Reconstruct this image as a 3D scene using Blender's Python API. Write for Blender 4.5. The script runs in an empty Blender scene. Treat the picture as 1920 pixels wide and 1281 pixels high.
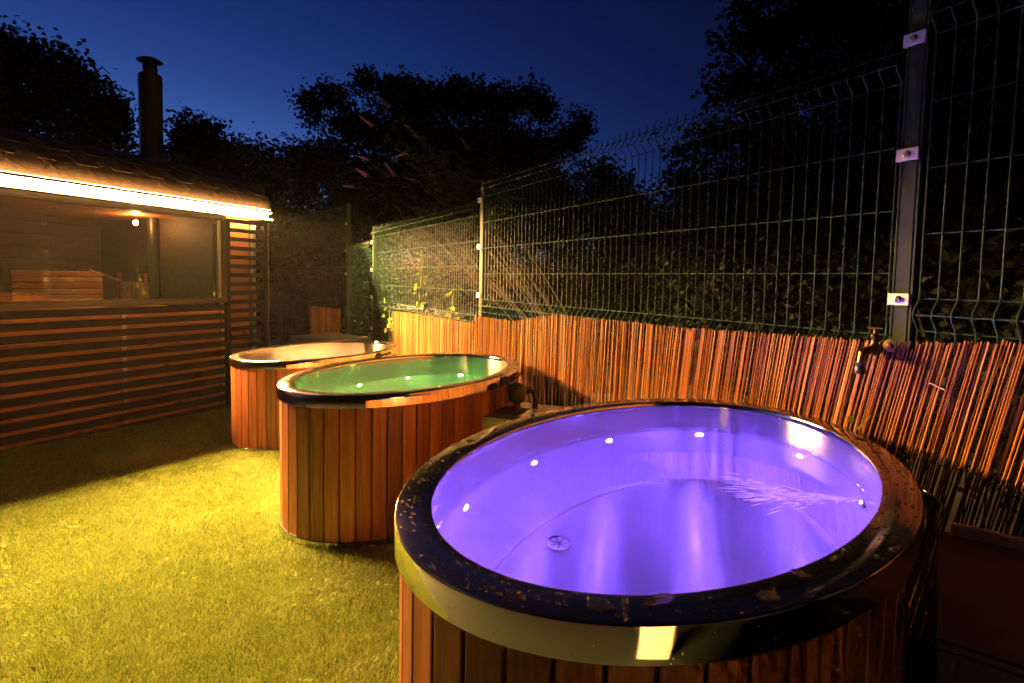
import bpy, bmesh, math, random
import numpy as np
from mathutils import Vector, Matrix

random.seed(7); rng = np.random.default_rng(7)
sc = bpy.context.scene
R = math.radians
PI = math.pi

# ------------------------------------------------------------------ camera
CAMZ = 1.15
cam = bpy.data.cameras.new('camera'); camo = bpy.data.objects.new('camera', cam)
sc.collection.objects.link(camo); sc.camera = camo
cam.sensor_width = 36.0; cam.lens = 36.0 * 1038.38 / 1920.0
cam.shift_y = -49.88 / 1920.0
cam.clip_start = 0.02; cam.clip_end = 500
camo.matrix_world = Matrix.Translation((0, 0, CAMZ)) @ Matrix.Rotation(PI / 2 - 0.0623, 4, 'X') @ Matrix.Rotation(0.0196, 4, 'Z')

# ------------------------------------------------------------------ sky (late dusk) and exposure
world = bpy.data.worlds.new('World'); sc.world = world; world.use_nodes = True
wn = world.node_tree; wn.nodes.clear()
w_out = wn.nodes.new('ShaderNodeOutputWorld'); w_bg = wn.nodes.new('ShaderNodeBackground')
w_sky = wn.nodes.new('ShaderNodeTexSky'); w_sky.sky_type = 'NISHITA'; w_sky.sun_disc = False
w_sky.sun_elevation = R(-6.0); w_sky.sun_rotation = R(-48)
w_sky.altitude = 50; w_sky.air_density = 1.0; w_sky.dust_density = 0.4; w_sky.ozone_density = 3.2
w_bg.inputs['Strength'].default_value = 17.0
wn.links.new(w_sky.outputs[0], w_bg.inputs['Color']); wn.links.new(w_bg.outputs[0], w_out.inputs['Surface'])
sc.view_settings.view_transform = 'Standard'; sc.view_settings.look = 'None'
sc.view_settings.exposure = 0.0; sc.view_settings.gamma = 1.0
sc.cycles.use_denoising = True; sc.cycles.use_adaptive_sampling = True; sc.cycles.adaptive_threshold = 0.05; sc.cycles.adaptive_min_samples = 32
sc.cycles.max_bounces = 8; sc.cycles.diffuse_bounces = 3; sc.cycles.glossy_bounces = 5
sc.cycles.transmission_bounces = 8; sc.cycles.volume_bounces = 0; sc.cycles.transparent_max_bounces = 8
sc.cycles.sample_clamp_indirect = 25.0
STRIP = 20000.0        # radiance of the eave light strip
LED = 8600.0          # radiance of the tub lights
HAZE = 0.0003

# ------------------------------------------------------------------ helpers
def link(o, parent=None):
    sc.collection.objects.link(o)
    if parent is not None: o.parent = parent
    return o
def tag(o, label=None, cat=None, group=None, kind=None):
    if label: o['label'] = label
    if cat: o['category'] = cat
    if group: o['group'] = group
    if kind: o['kind'] = kind
    return o
def empty(name, loc=(0, 0, 0), rz=0.0):
    o = bpy.data.objects.new(name, None); o.location = loc; o.rotation_euler = (0, 0, rz)
    o.empty_display_size = 0.1
    return link(o)
def obj(name, me, parent=None, loc=None, rot=None):
    o = bpy.data.objects.new(name, me); link(o, parent)
    if loc is not None: o.location = loc
    if rot is not None: o.rotation_euler = rot
    return o
class MB:
    def __init__(s): s.v = []; s.f = []
    def add(s, vs, fs):
        n = len(s.v); s.v += [tuple(p) for p in vs]; s.f += [tuple(i + n for i in f) for f in fs]; return s
    def box(s, c, d, M=None):
        x, y, z = d[0] / 2, d[1] / 2, d[2] / 2
        vs = [Vector((a * x, b * y, e * z)) for a in (-1, 1) for b in (-1, 1) for e in (-1, 1)]
        if M is not None: vs = [M @ v for v in vs]
        vs = [v + Vector(c) for v in vs]
        return s.add(vs, [(0, 1, 3, 2), (4, 6, 7, 5), (0, 4, 5, 1), (2, 3, 7, 6), (0, 2, 6, 4), (1, 5, 7, 3)])
    def tube(s, pts, r, n=8, cap=True):
        pts = [Vector(p) for p in pts]; k = len(pts); rs = r if isinstance(r, (list, tuple)) else [r] * k
        vs = []; prev = None
        for i, p in enumerate(pts):
            t = (pts[min(i + 1, k - 1)] - pts[max(i - 1, 0)]).normalized()
            if prev is None: a = t.orthogonal().normalized()
            else:
                a = prev - t * prev.dot(t)
                a = a.normalized() if a.length > 1e-6 else t.orthogonal().normalized()
            prev = a; b = t.cross(a)
            for j in range(n):
                an = 2 * PI * j / n; vs.append(p + (a * math.cos(an) + b * math.sin(an)) * rs[i])
        fs = [(i * n + j, i * n + (j + 1) % n, (i + 1) * n + (j + 1) % n, (i + 1) * n + j) for i in range(k - 1) for j in range(n)]
        if cap: fs += [tuple(range(n - 1, -1, -1)), tuple((k - 1) * n + j for j in range(n))]
        return s.add(vs, fs)
    def lathe(s, prof, n=24, M=None, cap=True):
        vs = []
        for r, z in prof:
            for j in range(n):
                a = 2 * PI * j / n; vs.append(Vector((r * math.cos(a), r * math.sin(a), z)))
        if M is not None: vs = [M @ v for v in vs]
        k = len(prof)
        fs = [(i * n + j, i * n + (j + 1) % n, (i + 1) * n + (j + 1) % n, (i + 1) * n + j) for i in range(k - 1) for j in range(n)]
        if cap: fs += [tuple(range(n - 1, -1, -1)), tuple((k - 1) * n + j for j in range(n))]
        return s.add(vs, fs)
    def mesh(s, name, mat, smooth=False, bevel=0, seg=1):
        me = bpy.data.meshes.new(name); me.from_pydata(s.v, [], s.f)
        if bevel:
            bm = bmesh.new(); bm.from_mesh(me)
            bmesh.ops.recalc_face_normals(bm, faces=bm.faces)
            bmesh.ops.bevel(bm, geom=[e for e in bm.edges if e.calc_face_angle(0) > 0.6], offset=bevel, segments=seg, affect='EDGES', profile=0.6)
            bm.to_mesh(me); bm.free()
        if mat is not None: me.materials.append(mat)
        if smooth:
            me.polygons.foreach_set('use_smooth', [True] * len(me.polygons))
            try: me.set_sharp_from_angle(angle=R(35))
            except Exception: pass
        me.update(); return me
    def build(s, name, mat, parent=None, **k): return obj(name, s.mesh(name, mat, **k), parent)
def tri_mesh(name, V, nper, mat):
    """V (n,nper,3): n separate polygons of nper corners."""
    n = V.shape[0]; me = bpy.data.meshes.new(name)
    me.vertices.add(n * nper); me.vertices.foreach_set('co', V.reshape(-1).astype(np.float32))
    me.loops.add(n * nper); me.loops.foreach_set('vertex_index', np.arange(n * nper, dtype=np.int32))
    me.polygons.add(n); me.polygons.foreach_set('loop_start', np.arange(0, n * nper, nper, dtype=np.int32))
    me.polygons.foreach_set('loop_total', np.full(n, nper, dtype=np.int32))
    me.materials.append(mat); me.update(calc_edges=True); return me

# ------------------------------------------------------------------ materials
def mat(name):
    m = bpy.data.materials.new(name); m.use_nodes = True
    nt = m.node_tree; b = nt.nodes['Principled BSDF']; return m, nt, b
def N(nt, t, **k):
    n = nt.nodes.new(t)
    for a, v in k.items():
        if a.startswith('i_'): n.inputs[a[2:].replace('_', ' ')].default_value = v
        else: setattr(n, a, v)
    return n
def ramp(nt, stops, interp='LINEAR'):
    r = nt.nodes.new('ShaderNodeValToRGB'); cr = r.color_ramp; cr.interpolation = interp
    while len(cr.elements) < len(stops): cr.elements.new(0.5)
    for e, (p, c) in zip(cr.elements, stops): e.position = p; e.color = (*c, 1)
    return r
def plain(name, col, rough=0.5, metal=0.0, bump=0.0, bscale=200, var=0.0, vscale=6):
    m, nt, b = mat(name); b.inputs['Roughness'].default_value = rough; b.inputs['Metallic'].default_value = metal
    b.inputs['Base Color'].default_value = (*col, 1)
    tc = N(nt, 'ShaderNodeTexCoord')
    if var:
        nz = N(nt, 'ShaderNodeTexNoise'); nz.inputs['Scale'].default_value = vscale; nz.inputs['Detail'].default_value = 6
        nt.links.new(tc.outputs['Object'], nz.inputs['Vector'])
        rp = ramp(nt, [(0.3, tuple(c * (1 - var) for c in col)), (0.7, tuple(min(1, c * (1 + var)) for c in col))])
        nt.links.new(nz.outputs[0], rp.inputs[0]); nt.links.new(rp.outputs[0], b.inputs['Base Color'])
        r2 = N(nt, 'ShaderNodeMapRange'); r2.inputs['To Min'].default_value = max(0.02, rough * 0.75); r2.inputs['To Max'].default_value = min(1, rough * 1.3)
        nt.links.new(nz.outputs[0], r2.inputs[0]); nt.links.new(r2.outputs[0], b.inputs['Roughness'])
    if bump:
        nz = N(nt, 'ShaderNodeTexNoise'); nz.inputs['Scale'].default_value = bscale
        nt.links.new(tc.outputs['Object'], nz.inputs['Vector'])
        bp = N(nt, 'ShaderNodeBump'); bp.inputs['Strength'].default_value = bump; bp.inputs['Distance'].default_value = 0.002
        nt.links.new(nz.outputs[0], bp.inputs['Height']); nt.links.new(bp.outputs[0], b.inputs['Normal'])
    return m
def wood(name, dark, mid, light, rough=0.45, axis=2, knots=True, gl=0.5):
    m, nt, b = mat(name); b.inputs['Roughness'].default_value = rough
    b.inputs['Specular IOR Level'].default_value = gl
    tc = N(nt, 'ShaderNodeTexCoord'); oi = N(nt, 'ShaderNodeObjectInfo')
    mul = N(nt, 'ShaderNodeMath', operation='MULTIPLY'); mul.inputs[1].default_value = 37.0
    nt.links.new(oi.outputs['Random'], mul.inputs[0])
    cmb = N(nt, 'ShaderNodeCombineXYZ')
    for i in range(3): nt.links.new(mul.outputs[0], cmb.inputs[i])
    add = N(nt, 'ShaderNodeVectorMath', operation='ADD'); nt.links.new(tc.outputs['Object'], add.inputs[0]); nt.links.new(cmb.outputs[0], add.inputs[1])
    mp = N(nt, 'ShaderNodeMapping'); s = [1.0, 1.0, 1.0]; s[axis] = 0.045; mp.inputs['Scale'].default_value = s
    nt.links.new(add.outputs[0], mp.inputs['Vector'])
    # knots: few stretched voronoi cells that bend the grain
    mk = N(nt, 'ShaderNodeMapping'); sk = [7.0, 7.0, 7.0]; sk[axis] = 3.2; mk.inputs['Scale'].default_value = sk
    nt.links.new(add.outputs[0], mk.inputs['Vector'])
    vo = N(nt, 'ShaderNodeTexVoronoi'); vo.inputs['Scale'].default_value = 1.0; nt.links.new(mk.outputs[0], vo.inputs['Vector'])
    kn = N(nt, 'ShaderNodeMapRange'); kn.inputs['From Min'].default_value = 0.05; kn.inputs['From Max'].default_value = 0.17
    kn.inputs['To Min'].default_value = 1; kn.inputs['To Max'].default_value = 0; nt.links.new(vo.outputs['Distance'], kn.inputs[0])
    nz = N(nt, 'ShaderNodeTexNoise'); nz.inputs['Scale'].default_value = 90; nz.inputs['Detail'].default_value = 5; nz.inputs['Distortion'].default_value = 0.6
    nt.links.new(mp.outputs[0], nz.inputs['Vector'])
    n2 = N(nt, 'ShaderNodeTexNoise'); n2.inputs['Scale'].default_value = 22; n2.inputs['Detail'].default_value = 4
    nt.links.new(mp.outputs[0], n2.inputs['Vector'])
    mx = N(nt, 'ShaderNodeMix', data_type='FLOAT'); mx.inputs[0].default_value = 0.45
    nt.links.new(nz.outputs[0], mx.inputs[2]); nt.links.new(n2.outputs[0], mx.inputs[3])
    # board to board shift
    sh = N(nt, 'ShaderNodeMath', operation='MULTIPLY_ADD'); sh.inputs[1].default_value = 0.22; sh.inputs[2].default_value = -0.11
    nt.links.new(oi.outputs['Random'], sh.inputs[0])
    ad = N(nt, 'ShaderNodeMath', operation='ADD'); nt.links.new(mx.outputs[0], ad.inputs[0]); nt.links.new(sh.outputs[0], ad.inputs[1])
    rp = ramp(nt, [(0.28, dark), (0.5, mid), (0.75, light)]); nt.links.new(ad.outputs[0], rp.inputs[0])
    last = rp.outputs[0]
    if knots:
        kc = N(nt, 'ShaderNodeMix', data_type='RGBA'); kc.inputs[7].default_value = (dark[0] * 0.25, dark[1] * 0.22, dark[2] * 0.2, 1)
        nt.links.new(kn.outputs[0], kc.inputs[0]); nt.links.new(last, kc.inputs[6]); last = kc.outputs[2]
    nt.links.new(last, b.inputs['Base Color'])
    bp = N(nt, 'ShaderNodeBump'); bp.inputs['Strength'].default_value = 0.35; bp.inputs['Distance'].default_value = 0.002
    nt.links.new(nz.outputs[0], bp.inputs['Height']); nt.links.new(bp.outputs[0], b.inputs['Normal'])
    rr = N(nt, 'ShaderNodeMapRange'); rr.inputs['To Min'].default_value = rough - 0.1; rr.inputs['To Max'].default_value = rough + 0.15
    nt.links.new(n2.outputs[0], rr.inputs[0]); nt.links.new(rr.outputs[0], b.inputs['Roughness'])
    return m
def steel(name, rough, aniso=0.0, brush=None, col=(0.78, 0.76, 0.74), bump=0.06, tang='Z', rvar=0.08, arot=0.25):
    m, nt, b = mat(name); b.inputs['Metallic'].default_value = 1.0; b.inputs['Base Color'].default_value = (*col, 1)
    b.inputs['Roughness'].default_value = rough
    tc = N(nt, 'ShaderNodeTexCoord')
    mp = N(nt, 'ShaderNodeMapping'); mp.inputs['Scale'].default_value = brush or (1, 1, 1); nt.links.new(tc.outputs['Object'], mp.inputs['Vector'])
    nz = N(nt, 'ShaderNodeTexNoise'); nz.inputs['Scale'].default_value = 6; nz.inputs['Detail'].default_value = 7
    nt.links.new(mp.outputs[0], nz.inputs['Vector'])
    rr = N(nt, 'ShaderNodeMapRange'); rr.inputs['To Min'].default_value = max(0.02, rough - rvar); rr.inputs['To Max'].default_value = rough + rvar
    nt.links.new(nz.outputs[0], rr.inputs[0]); nt.links.new(rr.outputs[0], b.inputs['Roughness'])
    if bump:
        bp = N(nt, 'ShaderNodeBump'); bp.inputs['Strength'].default_value = bump; bp.inputs['Distance'].default_value = 0.002
        nt.links.new(nz.outputs[0], bp.inputs['Height']); nt.links.new(bp.outputs[0], b.inputs['Normal'])
    if aniso and tang == 'LIN':
        b.inputs['Anisotropic'].default_value = aniso
        vt = N(nt, 'ShaderNodeVectorTransform', vector_type='VECTOR', convert_from='OBJECT', convert_to='WORLD'); vt.inputs[0].default_value = (0.93, 0.37, 0.0)
        nt.links.new(vt.outputs[0], b.inputs['Tangent'])
    elif aniso:
        b.inputs['Anisotropic'].default_value = aniso; b.inputs['Anisotropic Rotation'].default_value = arot
        tg = N(nt, 'ShaderNodeTangent'); tg.direction_type = 'RADIAL'; tg.axis = tang
        nt.links.new(tg.outputs[0], b.inputs['Tangent'])
    return m
def emit(name, col, s):
    m, nt, b = mat(name); nt.nodes.remove(b)
    e = N(nt, 'ShaderNodeEmission'); e.inputs[0].default_value = (*col, 1); e.inputs[1].default_value = s
    nt.links.new(e.outputs[0], nt.nodes['Material Output'].inputs['Surface']); return m
def leafmat(name, c0, c1, rough=0.5, trans=0.25, spec=0.06):
    m, nt, b = mat(name); b.inputs['Roughness'].default_value = rough; b.inputs['Specular IOR Level'].default_value = spec
    g = N(nt, 'ShaderNodeNewGeometry'); rp = ramp(nt, [(0, c0), (1, c1)])
    nt.links.new(g.outputs['Random Per Island'], rp.inputs[0]); nt.links.new(rp.outputs[0], b.inputs['Base Color'])
    t = N(nt, 'ShaderNodeBsdfTranslucent'); nt.links.new(rp.outputs[0], t.inputs[0])
    mx = N(nt, 'ShaderNodeMixShader'); mx.inputs[0].default_value = trans
    nt.links.new(b.outputs[0], mx.inputs[1]); nt.links.new(t.outputs[0], mx.inputs[2])
    nt.links.new(mx.outputs[0], nt.nodes['Material Output'].inputs['Surface']); return m

M_stave = wood('stained_cedar', (0.055, 0.014, 0.004), (0.19, 0.056, 0.013), (0.36, 0.13, 0.034), rough=0.36)
M_pine = wood('sauna_pine', (0.26, 0.09, 0.025), (0.38, 0.145, 0.04), (0.48, 0.20, 0.06), rough=0.55, axis=0)
M_darkboard = wood('dark_wall_boards', (0.012, 0.005, 0.002), (0.026, 0.010, 0.004), (0.05, 0.02, 0.008), rough=0.6, axis=0)  # near-black brown, darker than the pine boards
M_bench = wood('bench_timber', (0.34, 0.15, 0.05), (0.50, 0.24, 0.08), (0.60, 0.32, 0.12), rough=0.55, axis=0)
M_black = plain('black_stained_timber', (0.010, 0.008, 0.007), 0.6, bump=0.2, bscale=60, var=0.35, vscale=12)
M_black.node_tree.nodes['Principled BSDF'].inputs['Specular IOR Level'].default_value = 0.12
M_rim = steel('wet_polished_steel', 0.13, col=(0.42, 0.33, 0.24), bump=0.08, rvar=0.07)
M_skirt = steel('mirror_steel', 0.05, brush=(3, 3, 0.15), col=(0.74, 0.73, 0.70), bump=0.05, rvar=0.04)
M_shell = steel('brushed_steel_wall', 0.25, aniso=0.97, brush=(0.5, 0.5, 3), col=(0.57, 0.56, 0.57), bump=0.0, rvar=0.008)
M_shadesteel = steel('shade_darkened_steel', 0.20, aniso=0.9, brush=(0.5, 0.5, 6), col=(0.45, 0.43, 0.41), bump=0.0, rvar=0.03)  # upper wall steel darkened to stand in for shade above the waterline
M_floor = steel('brushed_steel_floor', 0.22, aniso=0.95, tang='LIN', brush=(3, 0.4, 1), col=(0.57, 0.56, 0.57), bump=0.006, rvar=0.03)
M_box = steel('dull_steel', 0.38, col=(0.35, 0.34, 0.33), bump=0.05)
M_reed = None
M_green = plain('green_coated_wire', (0.015, 0.042, 0.027), 0.40, var=0.2, vscale=30)
M_postg = plain('green_coated_post', (0.020, 0.034, 0.018), 0.55, bump=0.1, bscale=150, var=0.2, vscale=9)
M_green.node_tree.nodes['Principled BSDF'].inputs['Specular IOR Level'].default_value = 0.22
M_postg.node_tree.nodes['Principled BSDF'].inputs['Specular IOR Level'].default_value = 0.12
M_clip = plain('galvanised_clip', (0.55, 0.53, 0.50), 0.45, metal=0.5, var=0.2, vscale=40)
M_bolt = steel('zinc_bolt', 0.25, col=(0.7, 0.6, 0.45))
M_brass = steel('tarnished_brass', 0.35, col=(0.11, 0.07, 0.035), rvar=0.15)
M_plastic = plain('black_plastic', (0.012, 0.012, 0.012), 0.35, bump=0.1, bscale=120)
M_lid = plain('brown_box_lid', (0.010, 0.007, 0.006), 0.55, bump=0.06, bscale=20, var=0.3, vscale=5)
M_cream = plain('added_block_cream', (0.72, 0.64, 0.50), 0.6, bump=0.1, bscale=90, var=0.06)
M_foam = plain('beige_foam', (0.55, 0.44, 0.30), 0.85, bump=0.5, bscale=220)
M_reflect = plain('strip_reflector', (0.04, 0.034, 0.028), 0.7)  # tone chosen to limit strip light thrown out level
M_frame = plain('window_frame', (0.03, 0.028, 0.026), 0.4, var=0.2)
M_alu = plain('grey_profile', (0.42, 0.42, 0.43), 0.4, metal=0.6, var=0.15)
M_shingle = plain('bitumen_shingle', (0.075, 0.055, 0.045), 0.9, bump=0.8, bscale=350, var=0.35, vscale=18)
M_flue = plain('black_flue', (0.018, 0.017, 0.017), 0.38, metal=0.2, var=0.2)
M_bark = plain('bark', (0.016, 0.012, 0.009), 0.95, bump=0.8, bscale=40, var=0.3)
M_soil = plain('soil', (0.035, 0.028, 0.02), 0.95, bump=0.6, bscale=40, var=0.4, vscale=3)
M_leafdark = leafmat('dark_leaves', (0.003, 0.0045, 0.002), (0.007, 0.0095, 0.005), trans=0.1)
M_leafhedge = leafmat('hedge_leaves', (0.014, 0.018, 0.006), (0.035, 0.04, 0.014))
M_leafbud = leafmat('butterfly_bush_leaves', (0.022, 0.034, 0.010), (0.06, 0.08, 0.03))
M_flower = leafmat('purple_petals', (0.10, 0.04, 0.16), (0.22, 0.10, 0.30))
M_ivy = leafmat('young_leaves', (0.09, 0.12, 0.015), (0.22, 0.26, 0.04), trans=0.3)
M_strip = emit('warm_led_strip', (1.0, 0.50, 0.155), STRIP)
M_roofglow = emit('added_roof_glow', (1.0, 0.46, 0.12), 150.0)
M_eaveglow = emit('added_eave_strip', (1.0, 0.46, 0.12), 55.0)
M_ledv = emit('violet_led', (0.205, 0.085, 1.0), LED)
M_ledg = emit('green_led', (0.30, 1.0, 0.16), LED * 0.50)
M_ledoff = plain('unlit_lens', (0.6, 0.6, 0.6), 0.2)
M_porch = emit('porch_lamp_glow', (1.0, 0.52, 0.17), 190.0)
M_lamp = emit('sauna_lamp_glow', (1.0, 0.48, 0.14), 1400.0)

def reed_material(name, cols):
    m, nt, b = mat(name); b.inputs['Roughness'].default_value = 0.45; b.inputs['Specular IOR Level'].default_value = 0.2
    oi = N(nt, 'ShaderNodeObjectInfo'); tc = N(nt, 'ShaderNodeTexCoord')
    mp = N(nt, 'ShaderNodeMapping'); mp.inputs['Scale'].default_value = (40, 40, 5); nt.links.new(tc.outputs['Object'], mp.inputs['Vector'])
    sc_ = N(nt, 'ShaderNodeVectorMath', operation='SCALE'); sc_.inputs[3].default_value = 1.0
    mul = N(nt, 'ShaderNodeMath', operation='MULTIPLY'); mul.inputs[1].default_value = 90; nt.links.new(oi.outputs['Random'], mul.inputs[0])
    nz = N(nt, 'ShaderNodeTexNoise', noise_dimensions='4D'); nz.inputs['Scale'].default_value = 1.0; nz.inputs['Detail'].default_value = 4
    nt.links.new(mp.outputs[0], nz.inputs['Vector']); nt.links.new(mul.outputs[0], nz.inputs['W'])
    mx = N(nt, 'ShaderNodeMath', operation='MULTIPLY_ADD'); mx.inputs[1].default_value = 0.55; nt.links.new(oi.outputs['Random'], mx.inputs[0])
    m2 = N(nt, 'ShaderNodeMath', operation='MULTIPLY'); m2.inputs[1].default_value = 0.5; nt.links.new(nz.outputs[0], m2.inputs[0]); nt.links.new(m2.outputs[0], mx.inputs[2])
    rp = ramp(nt, list(zip((0.12, 0.38, 0.62, 0.9), cols)))
    nt.links.new(mx.outputs[0], rp.inputs[0]); nt.links.new(rp.outputs[0], b.inputs['Base Color'])
    return m
M_reed = reed_material('pale_dry_reed', ((0.035, 0.014, 0.004), (0.12, 0.056, 0.015), (0.21, 0.11, 0.032), (0.31, 0.185, 0.062)))
M_reedred = reed_material('reddish_reed', ((0.05, 0.015, 0.002), (0.15, 0.048, 0.006), (0.24, 0.085, 0.010), (0.34, 0.14, 0.018)))

def water_mat(name, col, ior=1.33, bump=0.05, scale=7):
    m, nt, b = mat(name); b.inputs['Base Color'].default_value = (*col, 1); b.inputs['Roughness'].default_value = 0.0
    b.inputs['IOR'].default_value = ior; b.inputs['Transmission Weight'].default_value = 1.0
    if bump:
        tc = N(nt, 'ShaderNodeTexCoord'); nz = N(nt, 'ShaderNodeTexNoise'); nz.inputs['Scale'].default_value = scale; nz.inputs['Detail'].default_value = 2
        nt.links.new(tc.outputs['Object'], nz.inputs['Vector'])
        bp = N(nt, 'ShaderNodeBump'); bp.inputs['Strength'].default_value = bump; bp.inputs['Distance'].default_value = 0.02
        nt.links.new(nz.outputs[0], bp.inputs['Height']); nt.links.new(bp.outputs[0], b.inputs['Normal'])
    return m
M_water = water_mat('clear_water', (0.97, 0.97, 1.0))
M_drop = water_mat('water_drop', (1, 1, 1), bump=0); M_drop.node_tree.nodes['Principled BSDF'].inputs['Roughness'].default_value = 0.09
def glass_mat():
    m, nt, b = mat('window_glass'); nt.nodes.remove(b)
    t = N(nt, 'ShaderNodeBsdfTransparent'); t.inputs[0].default_value = (0.80, 0.78, 0.74, 1)
    g = N(nt, 'ShaderNodeBsdfGlossy'); g.inputs['Roughness'].default_value = 0.01; g.inputs['Color'].default_value = (0.95, 0.95, 0.95, 1)
    fr = N(nt, 'ShaderNodeFresnel'); fr.inputs[0].default_value = 1.6
    ml = N(nt, 'ShaderNodeMath', operation='MULTIPLY_ADD'); ml.inputs[1].default_value = 1.0; ml.inputs[2].default_value = 0.0; nt.links.new(fr.outputs[0], ml.inputs[0])
    mx = N(nt, 'ShaderNodeMixShader'); nt.links.new(ml.outputs[0], mx.inputs[0]); nt.links.new(t.outputs[0], mx.inputs[1]); nt.links.new(g.outputs[0], mx.inputs[2])
    nt.links.new(mx.outputs[0], nt.nodes['Material Output'].inputs['Surface']); return m
M_glass = glass_mat()

# ------------------------------------------------------------------ frames of the place
C1 = (0.414, 1.399); GD = (-0.521, 0.854)
def gz(x, y):
    t = (x - C1[0]) * GD[0] + (y - C1[1]) * GD[1]
    if t < 0: return -0.02687 * max(t, -6)
    if t > 5: return -0.02687 * 5 - 0.00548 * 25 - 0.03 * (min(t, 40) - 5)
    return -0.02687 * t - 0.00548 * t * t
FP = Vector((-0.2368, 4.3628)); FA = -1.0544
FD = Vector((math.cos(FA), math.sin(FA))); FN = Vector((-FD.y, FD.x))      # along the fence towards the camera; away from the tubs
def fpt(t, off=0.0, z=0.0, P=FP, D=FD):                                    # off > 0 : towards the tubs
    n = Vector((-D.y, D.x)); p = P + D * t - n * off
    return Vector((p.x, p.y, z))
SA = Vector((-3.952, 4.219)); SD = Vector((0.43803, 0.89896)); SN = Vector((-SD.y, SD.x))
S_RZ = math.atan2(SD.y, SD.x)

# ------------------------------------------------------------------ ground and lawn
def make_ground():
    xs = np.concatenate([np.linspace(-40, -8, 12), np.linspace(-7.5, 6, 55), np.linspace(7, 40, 12)])
    ys = np.concatenate([np.linspace(-30, -3, 10), np.linspace(-2.5, 12, 59), np.linspace(13, 50, 14)])
    V = [(x, y, gz(x, y) - 0.03) for y in ys for x in xs]; nx = len(xs)
    F = [(j * nx + i, j * nx + i + 1, (j + 1) * nx + i + 1, (j + 1) * nx + i) for j in range(len(ys) - 1) for i in range(nx - 1)]
    me = bpy.data.meshes.new('ground'); me.from_pydata(V, [], F); me.materials.append(M_soil)
    tag(obj('ground', me), kind='structure')
make_ground()
# lawn: bounded by the sauna base line and the fence
def lawn_inside(x, y):
    a = (Vector((x, y)) - SA).dot(SN) < 0.10
    b = (Vector((x, y)) - FP).dot(FN) < 0.05
    return a and b and y > -2.2
M_turf, _nt, _b = mat('artificial_turf_backing')
_b.inputs['Roughness'].default_value = 0.9; _b.inputs['Base Color'].default_value = (0.012, 0.022, 0.004, 1)
def make_lawn():
    st = 0.15; V = []; F = []; idx = {}
    def vid(i, j):
        if (i, j) not in idx:
            x = -7.5 + i * st; y = -2.3 + j * st; idx[(i, j)] = len(V); V.append((x, y, gz(x, y) - 0.008))
        return idx[(i, j)]
    for i in range(72):
        for j in range(96):
            if lawn_inside(-7.5 + (i + .5) * st, -2.3 + (j + .5) * st):
                F.append((vid(i, j), vid(i + 1, j), vid(i + 1, j + 1), vid(i, j + 1)))
    me = bpy.data.meshes.new('lawn'); me.from_pydata(V, [], F); me.materials.append(M_turf)
    tag(obj('lawn', me), kind='structure')
make_lawn()
M_grass = leafmat('artificial_grass_blades', (0.085, 0.165, 0.018), (0.40, 0.46, 0.10), rough=0.42, trans=0.2)
def make_grass():
    n = 7600000
    x = rng.uniform(-6.0, 0.6, n); y = rng.uniform(-0.2, 9.0, n)
    d = np.hypot(x, y)
    keep = rng.random(n) < np.clip(1.9 / np.maximum(d, 0.6), 0.14, 1.0) ** 1.2
    ws = (x - SA.x) * SN.x + (y - SA.y) * SN.y
    wf = (x - FP.x) * FN.x + (y - FP.y) * FN.y
    keep &= (ws < 0.06) & (wf < -0.25)
    # in view (left of the near tub, in front of the lens) with a margin
    keep &= (x < 0.55 * y + 0.35) & (x > -1.15 * y - 0.5) & (y > 0.7)
    for (cx, cy), an in (((0.414, 1.399), 0.923), ((-0.554, 3.11), 1.051), ((-1.654, 4.792), 1.10)):
        u = (x - cx) * math.cos(an) + (y - cy) * math.sin(an); v = -(x - cx) * math.sin(an) + (y - cy) * math.cos(an)
        keep &= (u / 0.775) ** 2 + (v / 0.498) ** 2 > 1
    x = x[keep]; y = y[keep]; d = d[keep]; n = len(x)
    t = (x - C1[0]) * GD[0] + (y - C1[1]) * GD[1]
    z = np.where(t < 0, -0.02687 * t, np.where(t > 5, -0.2714 - 0.03 * (t - 5), -0.02687 * t - 0.00548 * t * t))
    # tufts: shared lean field
    lx = np.sin(x * 31 + 3 * np.sin(y * 17)) * 0.5 + np.sin(x * 7.1 - y * 9.3) * 0.5; ly = np.sin(y * 29 + 2.5 * np.sin(x * 19)) * 0.5 + np.cos(x * 8.3 + y * 5.7) * 0.5
    h = rng.uniform(0.0055, 0.012, n) * (1 + 0.25 * np.sin(x * 13) * np.sin(y * 11)); w = rng.uniform(0.0009, 0.0016, n) * np.clip(d / 1.9, 1, 3.2)
    a = rng.uniform(0, 2 * PI, n); le = rng.uniform(0.5, 2.0, n)
    ex = (np.cos(a) * 1.1 + lx * 0.5) * h * le; ey = (np.sin(a) * 1.1 + ly * 0.5) * h * le
    b = a + PI / 2
    V = np.empty((n, 3, 3)); zb = z - 0.006
    V[:, 0] = np.stack([x - np.cos(b) * w, y - np.sin(b) * w, zb], 1)
    V[:, 1] = np.stack([x + np.cos(b) * w, y + np.sin(b) * w, zb], 1)
    V[:, 2] = np.stack([x + ex, y + ey, z + h], 1)
    o = obj('grass', tri_mesh('grass', V, 3, M_grass))
    tag(o, 'short artificial grass lawn between the sauna and the tubs', 'grass', kind='stuff')
    return n
NG = make_grass()

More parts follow.
